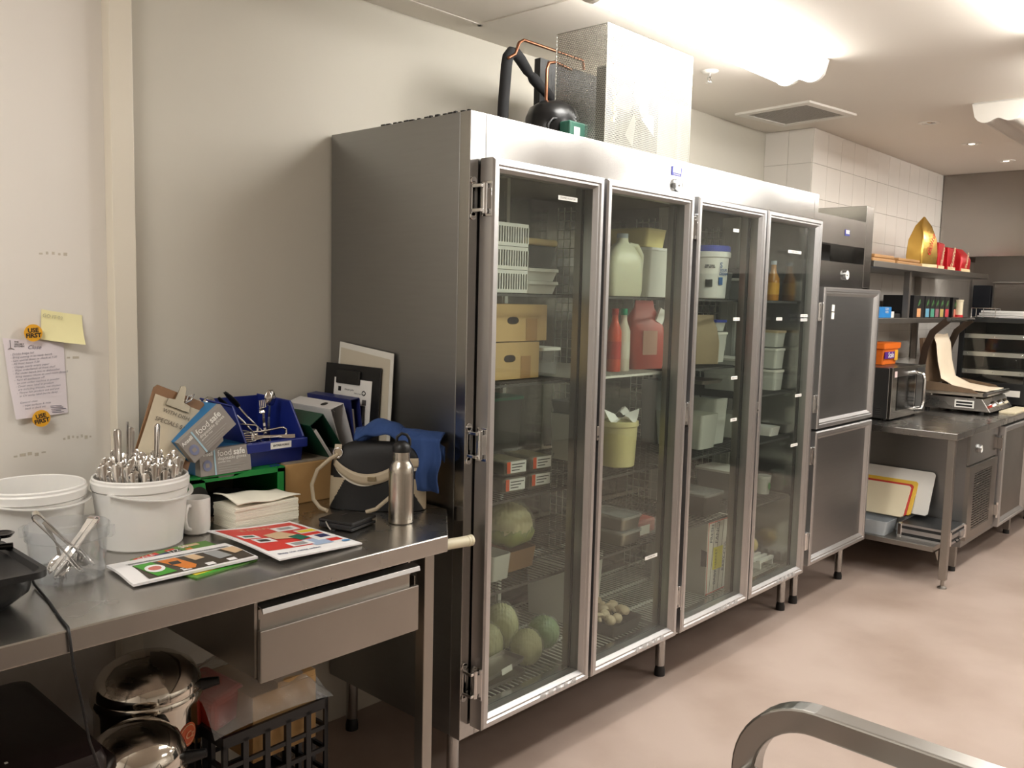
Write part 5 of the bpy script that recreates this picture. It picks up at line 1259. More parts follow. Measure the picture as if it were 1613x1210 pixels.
# door 1, second shelf: two cardboard cartons with hand holes
cart = mat('pale_carton', (214, 178, 120), 0.75, var=0.03, vscale=12); tapem = mat('parcel_tape', (186, 142, 88), 0.35)
def carton(label, x0_, x1_, y0_, y1_, z0, h):
    t = thing('cardboard_box', label, 'cardboard box', ((x0_ + x1_) / 2, y0_, z0), 0, 'cartons behind the first door')
    w = (x1_ - x0_) / 2; hx, hz2 = -w * 0.35, h * 0.56
    # front panel with a real slot hole
    hole = [(hx + 0.022 * math.copysign(abs(math.cos(a)) ** 0.6, math.cos(a)) * 1.35, hz2 + 0.013 * math.sin(a)) for a in [2 * math.pi * i / 16 for i in range(16)]]
    outer = [(w, hz2), (w, h), (0, h), (-w, h), (-w, hz2), (-w, 0), (0, 0), (w, 0)]
    m = MB(); vs = [(p[0], 0, p[1]) for p in hole] + [(p[0], 0, p[1]) for p in outer]
    fs = []
    for k in range(8): fs.append((2 * k, (2 * k + 1), (2 * k + 2) % 16, 16 + (k + 1) % 8, 16 + k))
    m.add(vs, fs); m.build('front_panel', cart, t, solid=0.004)
    D = y1_ - y0_
    MB().bx(-w, -w + 0.004, 0.003, D, 0, h).build('side_panel', cart, t); MB().bx(w - 0.004, w, 0.003, D, 0, h).build('side_panel', cart, t)
    MB().bx(-w, w, D, D + 0.004, 0, h).build('back_panel', cart, t); MB().bx(-w, w, 0.003, D, h - 0.003, h).build('top_flap', cart, t); MB().bx(-w, w, 0.003, D, 0, 0.003).build('bottom_flap', cart, t)
    MB().bx(w * 0.15, w * 0.6, -0.0032, -0.0024, 0, h * 0.62).build('tape_strip', tapem, t)
carton('pale cardboard carton with a hand hole, lower of two behind the first door', 0.285, 0.512, 0.15, 0.50, S2 + 0.002, 0.128)
carton('pale cardboard carton with a hand hole, upper of two behind the first door', 0.285, 0.550, 0.15, 0.50, S2 + 0.134, 0.128)
tub('clear lidded container beside the cardboard cartons', 0.62, 0.30, S2 + 0.001, 0.055, 0.12, 0.10, CLEARP, lidw)
# door 1, third shelf
t = tub('black crate with a green lid behind the punnets', 0.44, 0.43, S3 + 0.001, 0.17, 0.13, 0.30, dark_tub, mat('green_board', (22, 92, 70), 0.45), 'crate', 'lidded_crate')
PL = mat('punnet_label', (228, 226, 224), 0.5); OR = mat('punnet_orange', (214, 84, 44), 0.5); berry = mat('punnet_filling', (120, 112, 92), 0.6, var=0.5, vscale=60)
def punnet(label, x, y, z):
    t = thing('food_punnet', label, 'punnet', (x, y, z), R(-6), 'labelled punnets')
    m = MB(); tray_mesh(m, 0.060, 0.085, 0.058, 0.012, 0.0015, 0.86); m.build('tray', CLEARP, t, smooth=40)
    m = MB(); loft(m, [(rrect(0.050, 0.074, 0.012), 0.003), (rrect(0.055, 0.079, 0.012), 0.050)]); m.build('filling', berry, t, bevel=0.006)
    MB().bx(-0.048, 0.040, -0.0835, -0.0825, 0.012, 0.052).build('label', PL, t); MB().bx(-0.048, -0.032, -0.0842, -0.0836, 0.012, 0.052).build('label_stripe', OR, t)
    for k in range(3): MB().bx(-0.026, 0.034 - 0.012 * k, -0.0841, -0.0836, 0.040 - 0.010 * k, 0.043 - 0.010 * k).build('label_print', INK, t)
for i, (cx_, nx) in enumerate(((0.355, 'left'), (0.490, 'right'))):
    for j, nz in enumerate(('lower', 'upper')): punnet('clear punnet with an orange striped label, %s %s of four' % (nz, nx), cx_ + 0.004 * j, 0.175, S3 + 0.001 + 0.061 * j)
# door 1, fourth shelf: wrapped cauliflower on a brown tub
tub('brown plastic tub under the wrapped cauliflower', 0.455, 0.24, S4 + 0.001, 0.085, 0.085, 0.075, mat('brown_tub', (140, 104, 66), 0.5))
def blob(r, n=26, amp=0.08, f=7.0, seed=0.0, sz=0.9):
    m = MB()
    def fn(u, v):
        th = 2 * math.pi * u; ph = math.pi * (v - 0.5)
        d = Vector((math.cos(ph) * math.cos(th), math.cos(ph) * math.sin(th), math.sin(ph)))
        k = 1 + amp * (math.sin(f * d.x + seed) * math.sin(f * d.y + 2 * seed) + 0.6 * math.sin(1.7 * f * d.z + seed) * math.sin(1.9 * f * d.x + 1))
        return Vector((d.x * r * k, d.y * r * k, d.z * r * k * sz))
    m.grid(fn, n, n // 2); return m
WRAP2 = clear('crinkled_bag', (253, 253, 252), haze=0.10, rough=0.16, gloss=0.6, crinkle=0.8)
def wrapped(name, label, x, y, z, r, mm, cat, grp=None, seed=0.0, leaf=None, sz=0.9):
    t = thing(name, label, cat, (x, y, z), 0, grp)
    blob(r, 84, 0.035, 26, seed, sz).build('head', mm, t, smooth=80, loc=(0, 0, r * sz))
    if leaf:
        blob(r * 1.02, 30, 0.08, 6, seed + 1, sz * 0.7).build('leaves', leaf, t, smooth=80, loc=(0, 0, r * 0.62))
    m = blob(r * 1.07, 40, 0.05, 11, seed + 2, sz); m.build('wrap', WRAP2, t, smooth=80, loc=(0, 0, r * sz * 1.04))
    return t
cauli = mat('cauliflower', (214, 206, 160), 0.7, var=0.12, vscale=60, bump=0.6, bscale=90)
wrapped('cauliflower', 'cauliflower in clear film resting on the brown tub', 0.455, 0.225, S4 + 0.078, 0.088, cauli, 'cauliflower', None, 0.4, mat('pale_leaf', (150, 160, 96), 0.6))
tub('clear bagged tub left of the brown tub behind the first door', 0.315, 0.20, S4 + 0.001, 0.05, 0.08, 0.09, milky)
# door 1, floor: cabbages, trays
cabb = mat('pale_cabbage', (212, 210, 160), 0.6, var=0.16, vscale=22, bump=0.8, bscale=35)
wrapped('cabbage', 'pale cabbage in a clear bag, front one on the fridge floor', 0.50, 0.16, S5 + 0.001, 0.058, cabb, 'cabbage', 'bagged cabbages', 1.0, None, 1.15)
wrapped('cabbage', 'pale cabbage in a clear bag, left one on the fridge floor', 0.40, 0.27, S5 + 0.001, 0.062, cabb, 'cabbage', 'bagged cabbages', 2.0, None, 1.2)
wrapped('cabbage', 'pale cabbage in a clear bag, rear one on the fridge floor', 0.54, 0.33, S5 + 0.001, 0.068, cabb, 'cabbage', 'bagged cabbages', 3.0, None, 1.3)
wrapped('cabbage', 'green cabbage in a clear bag at the right of the pale ones', 0.665, 0.22, S5 + 0.001, 0.062, mat('green_cabbage', (96, 128, 66), 0.6, var=0.2, vscale=12, bump=0.3, bscale=30), 'cabbage', 'bagged cabbages', 4.0, None, 1.0)
for k in range(2):
    t = thing('baking_tray', 'dark steel baking tray, %s of two tilted on the fridge floor' % ('lower', 'upper')[k], 'tray', (0.29, 0.14, S5 + 0.008 + 0.040 * k), 0)
    m = MB(); tray_mesh(m, 0.12, 0.055, 0.014, 0.01, 0.002, 0.95); o = m.build('tray', STEELD, t, smooth=40); t.rotation_euler = (R(-4), R(-6 - 2 * k), R(-10 + 8 * k))
MB().bx(0.0, 0.05, -0.0575, -0.0568, -0.004, 0.018).build('paper_label', labelw, t)
# door 2
jg = thing('milk_jug', 'white plastic milk jug with a moulded handle behind the second door', 'jug', (1.055, 0.19, S1 + 0.001), R(-30))
milkm = mat('milk_jug_plastic', (226, 224, 198), 0.35, sub=0.15)
m = MB(); loft(m, [(rrect(0.070, 0.055, 0.025), 0.0), (rrect(0.076, 0.060, 0.03), 0.02), (rrect(0.077, 0.060, 0.03), 0.12), (rrect(0.070, 0.055, 0.03), 0.155), (rrect(0.045, 0.040, 0.025), 0.195), (rrect(0.024, 0.024, 0.02), 0.215), (rrect(0.021, 0.021, 0.018), 0.235)]); m.build('jug_body', milkm, jg, smooth=50)
MB().tube([(0.030, 0, 0.205), (0.062, 0, 0.200), (0.082, 0, 0.165), (0.080, 0, 0.115)], [0.012, 0.014, 0.014, 0.014], 10).build('handle', milkm, jg, smooth=60)
MB().lathe([(0.023, 0.232), (0.023, 0.250), (0, 0.250)], n=20).build('cap', mat('jug_cap', (180, 190, 200), 0.4), jg, smooth=40)
tub('white rectangular tub under the yellow tub behind the second door', 1.265, 0.26, S1 + 0.001, 0.082, 0.12, 0.20, lidw, WHITEP, rz=0)
tub('clear tub of yellow custard on the white tub behind the second door', 1.26, 0.26, S1 + 0.208, 0.075, 0.10, 0.075, mat('custard_yellow', (222, 206, 140), 0.4), CLEARP)
o = MB().box((0, 0, 0.09), (0.06, 0.09, 0.18)).build('red_carton', mat('red_print_carton', (190, 40, 40), 0.45, var=0.3, vscale=10), bevel=0.003, loc=(1.415, 0.22, S1 + 0.001)); tag(o, 'red printed carton on the top shelf beside the sour cream bucket', 'carton')
rb = thing('red_food_bag', 'red plastic food bag leaning behind the second door', 'food bag', (1.225, 0.19, S2 + 0.001), R(-12))
redb = mat('red_bag', (176, 58, 44), 0.35, var=0.1, vscale=8, bump=0.4, bscale=22)
m = MB(); loft(m, [(rrect(0.085, 0.045, 0.02), 0.0), (rrect(0.098, 0.055, 0.03), 0.05), (rrect(0.095, 0.050, 0.03), 0.15), (rrect(0.088, 0.03, 0.02), 0.20), (rrect(0.055, 0.008, 0.006), 0.255), (rrect(0.05, 0.003, 0.003), 0.285)]); m.build('bag', redb, rb, smooth=50)
MB().bx(-0.05, 0.03, -0.056, -0.054, 0.06, 0.16).build('bag_label', mat('faded_label', (196, 150, 130), 0.6), rb); MB().box((0.07, -0.03, 0.22), (0.04, 0.01, 0.06), Matrix.Rotation(R(25), 3, 'Y')).build('price_tag', labelw, rb)
for k, (xx, cc, lc, nm) in enumerate(((0.975, (170, 40, 36), (196, 70, 46), 'red'), (1.035, (20, 150, 110), (206, 198, 180), 'green'))):
    t = thing('sauce_bottle', 'small bottle with a %s cap under the milk jug' % nm, 'bottle', (xx, 0.155, S2 + 0.001), 0, 'small bottles behind the second door')
    MB().lathe([(0, 0), (0.026, 0), (0.028, 0.004), (0.028, 0.16), (0.014, 0.20), (0.012, 0.225), (0, 0.225)], n=20).build('bottle_body', mat('bottle_' + nm, lc, 0.3), t, smooth=40); MB().lathe([(0.014, 0.225), (0.014, 0.25), (0, 0.25)], n=16).build('cap', mat('cap_' + nm, cc, 0.4), t, smooth=40)
    MB().lathe([(0.0285, 0.05), (0.0285, 0.12)], n=20).build('label', mat('lab_' + nm, cc if k == 0 else (210, 205, 190), 0.5), t, smooth=40)
tub('grey roasting dish on the second shelf behind the second door', 1.01, 0.36, S3 + 0.200, 0.06, 0.10, 0.05, grey_tub)
tub('tall white box behind the paper lined bucket', 1.01, 0.36, S3 + 0.001, 0.06, 0.10, 0.195, lidw)
pb = thing('cream_bucket', 'pale yellow bucket with crumpled paper on top behind the second door', 'bucket', (1.045, 0.17, S3 + 0.001))
MB().lathe([(0, 0), (0.066, 0), (0.070, 0.004), (0.078, 0.165), (0.082, 0.167), (0.082, 0.185), (0.078, 0.187), (0, 0.18)], n=36).build('bucket_body', mat('cream_plastic', (216, 206, 152), 0.4), pb, smooth=40)
m = MB(); m.grid(lambda u, v: ((0.03 + 0.052 * v) * math.cos(6.283 * u), (0.03 + 0.052 * v) * math.sin(6.283 * u), 0.19 + 0.022 * math.sin(6.283 * u * 5) * v + 0.014 + 0.012 * math.sin(17 * u)), 40, 3); m.build('crumpled_paper', WHITEPAPER, pb, smooth=30)
for k in range(2): tub('foil pack, %s of two on the fourth shelf behind the second door' % ('lower', 'upper')[k], 1.03, 0.17, S4 + 0.001 + 0.062 * k, 0.065, 0.10, 0.055, STEELD, WRAP, 'foil pack', 'foil_pack', 'foil packs')
mt = tub('clear meat tray with pink mince behind the second door', 1.195, 0.17, S4 + 0.001, 0.085, 0.07, 0.075, CLEARP, None, 'meat tray', 'meat_tray', 'meat trays')
MB().box((0, 0, 0.036), (0.14, 0.11, 0.06)).build('mince', mat('pink_mince', (176, 92, 84), 0.5, var=0.3, vscale=60), mt, bevel=0.01); MB().bx(-0.07, 0.0, -0.0718, -0.0705, 0.012, 0.05).build('label', labelw, mt)
tub('white lidless bin at the back of the fridge floor behind the second door', 1.14, 0.46, S5 + 0.001, 0.10, 0.10, 0.24, lidw)
tub('white lidless bin beside the mushroom tray on the fridge floor', 0.97, 0.42, S5 + 0.001, 0.06, 0.12, 0.26, WHITEP)
mu = tub('flat tray of pale mushrooms on the fridge floor', 1.03, 0.19, S5 + 0.001, 0.10, 0.12, 0.05, dark_tub, None, 'tray', 'mushroom_tray')
mush = mat('mushroom', (216, 196, 168), 0.6); mm_ = MB().lathe([(0.008, -0.018), (0.009, 0.0), (0.022, 0.002), (0.021, 0.012), (0.012, 0.020), (0, 0.022)], n=14).mesh('mushroom', mush, smooth=50)
random.seed(21)
for k in range(24):
    o = bpy.data.objects.new('mushroom', mm_); COL.objects.link(o); o.location = (1.03 + random.uniform(-0.078, 0.078), 0.19 + random.uniform(-0.095, 0.095), S5 + 0.045 + random.uniform(0, 0.022)); o.rotation_euler = (random.uniform(-0.8, 0.8), random.uniform(-0.8, 0.8), 0)
    tag(o, 'pale cap mushroom heaped in the dark tray on the fridge floor', 'mushroom', 'mushrooms in the tray')
# door 3
sb = thing('cream_tub', 'white sour cream bucket with a blue lid behind the third door', 'bucket', (1.735, 0.19, S1 + 0.001))
MB().lathe([(0, 0), (0.076, 0), (0.080, 0.004), (0.090, 0.185), (0.097, 0.188), (0.098, 0.208), (0.094, 0.212), (0, 0.21)], n=40).build('bucket_body', WHITEP, sb, smooth=40)
blul = mat('blue_lid', (44, 66, 176), 0.4); MB().lathe([(0.092, 0.212), (0.096, 0.215), (0.096, 0.235), (0.090, 0.240), (0, 0.238)], n=40).build('lid', blul, sb, smooth=40)
ink2 = mat('blue_print', (52, 92, 148), 0.5)
def onb(ang, z, r=0.0895): return Vector((r * math.cos(R(ang)), r * math.sin(R(ang)), z))
for (ang, z, s, sz_, mm2) in ((-112, 0.150, 'S', 0.034, ink2), (-103, 0.128, 'SOUR', 0.017, ink2), (-103, 0.112, 'CREAM', 0.017, ink2), (-146, 0.145, 'KEEP COLD\nBEST BEFORE', 0.008, INK)):
    p = onb(ang, z, 0.092); text(s, sz_, frame(p, (-p.y, p.x, 0), (0, 0, 1)), mm2, sb, bold=0.0006)
MB().box(onb(-110, 0.080, 0.0875), (0.022, 0.003, 0.034), Matrix.Rotation(R(-20), 3, 'Z')).build('printed_jug', ink2, sb)
m = MB()
for k in range(11): m.box(onb(-156 + k * 1.9, 0.070, 0.0868), (0.0014, 0.002, 0.034), Matrix.Rotation(R(-66 + k * 1.9), 3, 'Z'))
m.build('barcode', INK, sb)['kind'] = 'stuff'
tub('dark container on the top shelf right of the sour cream bucket', 1.93, 0.33, S1 + 0.001, 0.08, 0.12, 0.13, dark_tub)
pg = thing('paper_bag', 'crumpled brown paper bag behind the third door', 'paper bag', (1.72, 0.20, S2 + 0.001), R(-20))
m = MB(); loft(m, [(rrect(0.07, 0.045, 0.01), 0), (rrect(0.072, 0.048, 0.012), 0.1), (rrect(0.066, 0.035, 0.01), 0.16), (rrect(0.060, 0.012, 0.006), 0.20), (rrect(0.062, 0.006, 0.004), 0.225)]); m.build('bag', mat('kraft_paper', (150, 132, 104), 0.85, bump=0.5, bscale=40), pg, smooth=40)
for (x, y, z, hx, hy, h, mm2, lm, lb) in ((1.87, 0.30, S2, 0.06, 0.12, 0.14, milky, lidw, 'frosted lidded tub right of the paper bag'), (1.86, 0.29, S2 + 0.148, 0.055, 0.11, 0.05, milky, blul, 'shallow blue lidded tub on top of the frosted tub'), (1.70, 0.25, S3, 0.075, 0.13, 0.16, milky, None, 'frosted tub of beige vegetables behind the third door'), (1.715, 0.24, S3 + 0.30, 0.09, 0.12, 0.018, STEELD, None, 'flat steel dish high on the third door middle shelf'), (1.87, 0.28, S3, 0.06, 0.12, 0.22, milky, CLEARP, 'tall clear tub on the third door middle shelf'), (1.72, 0.20, S4 + 0.001, 0.085, 0.11, 0.10, dark_tub, WRAP, 'black tray under film on the fourth shelf behind the third door')):
    tub(lb, x, y, z + 0.001, hx, hy, h, mm2, lm)
tub('stack spacer tub under the flat steel dish behind the third door', 1.715, 0.42, S3 + 0.001, 0.085, 0.05, 0.298, grey_tub)
wrapped('cauliflower', 'beige cauliflower sitting in the frosted tub behind the third door', 1.70, 0.25, S3 + 0.012, 0.068, cauli, 'cauliflower', None, 5.0)
kw = mat('carton_white', (214, 208, 200), 0.6); kr = mat('carton_red_line', (196, 60, 56), 0.5); kg = mat('carton_grey_face', (168, 164, 158), 0.6)
kx = thing('lettuce_carton', 'white produce carton with red edges and a yellow market sticker', 'carton', (1.660, 0.085, S5 + 0.001))
MB().bx(0, 0.20, 0, 0.30, 0, 0.355).build('carton_body', kw, kx, bevel=0.002)
MB().bx(-0.0012, -0.0002, 0.004, 0.296, 0.004, 0.351).build('grey_side', kg, kx)
for (x0_, x1_, z0, z1) in ((0.0, 0.2, 0.004, 0.008), (0.0, 0.2, 0.340, 0.344), (0.003, 0.007, 0, 0.355), (0.193, 0.197, 0, 0.355)): MB().bx(x0_, x1_, -0.001, -0.0003, z0, z1).build('red_line', kr, kx)
q = Matrix.Rotation(R(6), 3, 'Y')
for x in (0.045, 0.085, 0.125, 0.165): MB().box((x, -0.0008, 0.175), (0.002, 0.0008, 0.33), q).build('grey_line', INK, kx)
yk = mat('yellow_tag', (222, 208, 40), 0.5)
MB().box((0.095, -0.0014, 0.165), (0.085, 0.0008, 0.105), Matrix.Rotation(R(2), 3, 'Y')).build('yellow_sticker', yk, kx)
navy = mat('print_navy_text', (58, 62, 92), 0.6)
for (s, x, z, sz_) in (('FRESH', 0.035, 0.29, 0.032), ('FANCY', 0.085, 0.29, 0.034), ('BABY COS', 0.155, 0.16, 0.030), ('BABY', 0.075, 0.075, 0.03)): text(s, sz_, frame((x, -0.0016, z), (0.1, 0, 1), (-1, 0, 0.1)), navy, kx)
text('MARKET', 0.024, frame((0.078, -0.0024, 0.165), (0.03, 0, 1), (-1, 0, 0.03)), INK, kx)
text('TRIPLE WASHED\nBABY COS LEAVES', 0.026, frame((-0.0022, 0.15, 0.175), (0, 0, 1), (0, 1, 0)), INK, kx)
for z in (0.06, 0.27): MB().prism([(0.02, 0), (0.11, -0.02), (0.06, 0.035)], (-0.0026, 0.10, z), (0, 1, 0), (0, 0, 1), (0.0008, 0, 0)).build('vent_cutout', dark_tub, kx)
MB().prism([(0, -0.035), (0.03, -0.04), (0.03, 0.04), (0, 0.035)], (-0.0026, 0.0, 0.175), (0, 1, 0), (0, 0, 1), (0.0008, 0, 0)).build('hand_hole', dark_tub, kx)
# door 4
ab = thing('oil_bottle', 'amber bottle with a yellow label at the left of the fourth door', 'bottle', (2.325, 0.16, S1 + 0.001))
MB().lathe([(0, 0), (0.030, 0), (0.032, 0.004), (0.032, 0.11), (0.014, 0.15), (0.013, 0.18), (0, 0.18)], n=24).build('bottle_body', mat('amber', (178, 120, 40), 0.15), ab, smooth=40); MB().lathe([(0.0325, 0.03), (0.0325, 0.09)], n=24).build('label', mat('yellow_label', (206, 150, 40), 0.5), ab, smooth=40); MB().lathe([(0.015, 0.18), (0.015, 0.20), (0, 0.2)], n=16).build('cap', mat('jug_cap', (180, 190, 200), 0.4), ab, smooth=40)
for (x, y, z, hx, hy, h, mm2, lm, lb) in ((2.30, 0.34, S1, 0.06, 0.10, 0.16, dark_tub, None, 'dark tub behind the amber bottle'), (2.14, 0.30, S1, 0.08, 0.12, 0.10, grey_tub, lidw, 'grey lidded tub at the left of the fourth door top shelf'),
        (2.335, 0.17, 1.16, 0.05, 0.07, 0.10, milky, lidw, 'frosted tub, lowest of the pile behind the fourth door'), (2.335, 0.17, 1.27, 0.05, 0.07, 0.10, milky, lidw, 'frosted tub, middle of the pile behind the fourth door'), (2.335, 0.17, 1.38, 0.05, 0.07, 0.08, milky, mat('tan_lid', (170, 150, 120), 0.5), 'frosted tub, top of the pile behind the fourth door'),
        (2.16, 0.28, 1.16, 0.09, 0.12, 0.16, milky, lidw, 'wide frosted tub at the left of the fourth door middle shelf'), (2.16, 0.28, S3, 0.09, 0.12, 0.12, milky, None, 'open frosted tub on the fourth door lower shelf'), (2.33, 0.18, S3, 0.05, 0.08, 0.045, WHITEP, None, 'small white dish on the fourth door lower shelf'), (2.14, 0.28, S4, 0.09, 0.12, 0.14, grey_tub, lidw, 'grey lidded tub beside the potted herb'), (2.17, 0.30, S5, 0.09, 0.12, 0.16, lidw, None, 'white bin on the fridge floor behind the fourth door')):
    tub(lb, x, y, z + 0.001, hx, hy, h, mm2, lm)
for k in range(6):
    t = thing('side_plate', 'white round plate in the short stack behind the fourth door', 'plate', (2.335, 0.36, 1.161 + 0.009 * k), 0, 'plates behind the fourth door')
    MB().lathe([(0, 0), (0.03, 0), (0.055, 0.008), (0.056, 0.010), (0.03, 0.003), (0, 0.003)], n=24).build('plate', WHITEP, t, smooth=40)
hp = thing('herb_tub', 'small tub with a green leaf print behind the fourth door', 'tub', (2.335, 0.16, S4 + 0.001))
MB().lathe([(0, 0), (0.032, 0), (0.038, 0.08), (0.040, 0.082), (0.040, 0.095), (0, 0.092)], n=28).build('tub_body', milky, hp, smooth=40)
MB().prism([(0, 0), (0.012, 0.012), (0.012, 0.03), (0, 0.044), (-0.012, 0.03), (-0.012, 0.012)], (-0.008, -0.0385, 0.022), (1, 0, 0), (0, 0.05, 1), (0, -0.001, 0)).build('leaf_print', mat('leaf_green', (48, 130, 60), 0.5), hp)
wrapped('cheese_bag', 'bag of yellow grated cheese on the fridge floor behind the fourth door', 2.31, 0.22, S5 + 0.047, 0.055, mat('yellow_cheese', (214, 184, 96), 0.6, var=0.2, vscale=40), 'food bag', None, 2.2, None, 0.8)
t = thing('drain_rack', 'white slatted plastic rack on the fridge floor behind the fourth door', 'rack', (2.30, 0.20, S5 + 0.001))
for k in range(6): MB().bx(-0.075, 0.075, -0.10 + 0.036 * k, -0.082 + 0.036 * k, 0.03, 0.045).build('slat', WHITEP, t)
for x in (-0.07, 0.062): MB().bx(x, x + 0.008, -0.10, 0.098, 0, 0.03).build('rail', WHITEP, t)

# ------------------------------------------------------------------ far bench with under-counter fridge
fb = thing('counter_fridge', 'far stainless steel bench with an under counter fridge and open left bay', 'bench', (3.385, -0.466, 0))
MB().bx(0, 3.1, 0, 0.855, 0.862, 0.90).build('bench_top', STEELH, fb, bevel=0.003)
MB().bx(0.012, 0.052, 0.012, 0.052, 0.05, 0.862).build('leg', STEELD, fb, bevel=0.002)
MB().lathe([(0, 0), (0.026, 0), (0.024, 0.008), (0.010, 0.014), (0.010, 0.05)], (0.032, 0.032, 0), n=20).build('foot', STEELD, fb, smooth=40)
MB().bx(0.0, 0.40, 0.085, 0.84, 0.205, 0.235).build('lower_shelf', STEELD, fb, bevel=0.002)
MB().prism([(0, 0), (0.05, 0), (0.05, -0.06)], (0.02, 0.075, 0.205), (1, 0, 0), (0, 0, 1), (0, 0.004, 0)).build('bracket', STEELD, fb)
CX = 0.40                                                   # cabinet starts here
MB().bx(CX, 3.0, 0.05, 0.84, 0.16, 0.862).build('cabinet_body', STEELS, fb)
MB().bx(CX, CX + 0.60, 0.034, 0.05, 0.665, 0.855).build('control_panel', STEEL, fb, bevel=0.001)
vp = MB(); 
for (a, b2, c, d) in ((0, 0.60, 0, 0.05), (0, 0.60, 0.40, 0.45), (0, 0.10, 0.05, 0.40), (0.48, 0.60, 0.05, 0.40)): vp.bx(CX + a, CX + b2, 0.026, 0.05, 0.205 + c, 0.205 + d)
vp = vp.build('vent_panel', STEELD, fb)
MB().bx(CX + 0.09, CX + 0.49, 0.046, 0.049, 0.25, 0.61).build('vent_backing', GASKET, vp)
m = MB()
for i in range(22): m.bx(CX + 0.09, CX + 0.49, 0.028, 0.036, 0.256 + 0.016 * i, 0.263 + 0.016 * i)
for i in range(6): m.bx(CX + 0.155 + 0.06 * i, CX + 0.165 + 0.06 * i, 0.028, 0.037, 0.25, 0.61)
m.build('louvre_bars', STEELD, vp)['kind'] = 'stuff'
dial(fb, CX + 0.19, 0.748, 0.034, 0.026)
for k, x in enumerate((CX + 0.625, CX + 1.32)):
    m = MB(); door_frame(m, x, x + 0.66, 0.185, 0.845, 0.045, -0.004, 0.046)
    d = m.build('door', ALU, fb)
    MB().bx(x + 0.043, x + 0.617, 0.018, 0.04, 0.228, 0.802).build('door_panel', STEELD, d)
    for z in (0.30, 0.74):
        m = MB().cyl((x - 0.012, 0.012, z - 0.05), (x - 0.012, 0.012, z + 0.05), 0.009, n=12); m.bx(x - 0.022, x + 0.002, 0.006, 0.05, z - 0.035, z + 0.035); m.build('hinge', CHROME, d, smooth=40)
    if k == 0: MB().bx(x + 0.50, x + 0.545, -0.006, -0.0045, 0.80, 0.83).build('sticker', labelw, d)
for x in (CX + 0.04, CX + 1.3, 2.3):
    MB().bx(x - 0.02, x + 0.02, 0.08, 0.12, 0.03, 0.16).build('leg', STEELD, fb); MB().lathe([(0, 0), (0.022, 0), (0.02, 0.03), (0, 0.03)], (x, 0.10, 0), n=16).build('foot', GASKET, fb)
# cutting boards leaning on the cabinet side
def board(label, mm, ytop, ybot, xt, xb, zt, zb, grp, th=0.012, L=0.42):
    t = thing('cutting_board', label, 'cutting board', (xb, ybot, zb), 0, grp)
    a = Vector((xt - xb, 0, zt - zb)); n = Vector((a.z, 0, -a.x)).normalized() * th
    MB().prism([(0.012, 0), (L, 0), (L, 1), (0.0 + 0.012, 1), (0, 0.95), (0, 0.05)], (0, 0, 0), (0, 1, 0), a, n).build('board', mm, t, bevel=0.002)
wbm = mat('white_poly_board', (222, 220, 214), 0.5); crm = mat('cream_poly_board', (226, 214, 184), 0.5); ylm = mat('yellow_poly_board', (222, 182, 60), 0.5); rdm = mat('red_poly_board', (190, 50, 40), 0.5)
board('large white cutting board, rearmost of those leaning under the far bench', wbm, -0.27, -0.26, 3.752, 3.640, 0.600, 0.350, 'cutting boards under the far bench')
board('yellow cutting board leaning under the far bench', ylm, -0.19, -0.175, 3.720, 3.600, 0.535, 0.345, 'cutting boards under the far bench')
board('red cutting board with only its top edge showing under the far bench', rdm, -0.17, -0.155, 3.702, 3.583, 0.517, 0.340, 'cutting boards under the far bench', 0.008)
board('cream cutting board, front one leaning under the far bench', crm, -0.16, -0.145, 3.688, 3.560, 0.508, 0.335, 'cutting boards under the far bench')
tub('pale grey plastic tub under the leaning cutting boards', 3.50, 0.05, 0.236, 0.09, 0.16, 0.085, mat('pale_grey_plastic', (168, 174, 178), 0.4), None, 'tub', 'plastic_tub', 'tubs under the far bench', 0)
tub('grey tub at the back holding up the cutting boards', 3.68, 0.02, 0.236, 0.07, 0.18, 0.098, grey_tub, None, 'tub', 'plastic_tub', 'tubs under the far bench', 0)
# aluminium flight case
cs = thing('flight_case', 'flat black flight case with aluminium edges under the far bench', 'case', (3.47, -0.44, 0.236))
for k in range(2):
    z = 0.042 * k
    MB().bx(0.004, 0.29, 0.004, 0.28, z + 0.002, z + 0.040).build('case_shell', mat('case_black', (34, 35, 36), 0.45, bump=0.2, bscale=200), cs)
    for (a, b2, c, d) in ((0, 0.294, 0, 0.006), (0, 0.294, 0.278, 0.284), (0, 0.006, 0, 0.284), (0.288, 0.294, 0, 0.284)):
        for zz in (z, z + 0.030): MB().bx(a, b2, c, d, zz, zz + 0.012).build('edge_rail', ALU, cs)
MB().bx(0.006, 0.288, 0.006, 0.278, 0.082, 0.085).build('case_lid', mat('case_black', (34, 35, 36), 0.45), cs)
for (x, y) in ((0.0, 0.0), (0.28, 0.0), (0.0, 0.27)): MB().box((x + 0.007, y + 0.007, 0.042), (0.030, 0.030, 0.088)).build('corner_cap', CHROME, cs, bevel=0.006)
MB().bx(0.18, 0.25, -0.012, 0.0, 0.025, 0.06).build('latch', ALU, cs, bevel=0.002)
MB().tube([(0.10, -0.002, 0.02), (0.10, -0.014, 0.01), (0.16, -0.014, 0.01), (0.16, -0.002, 0.02)], 0.004, 8).build('handle', BLACKP, cs, smooth=60)

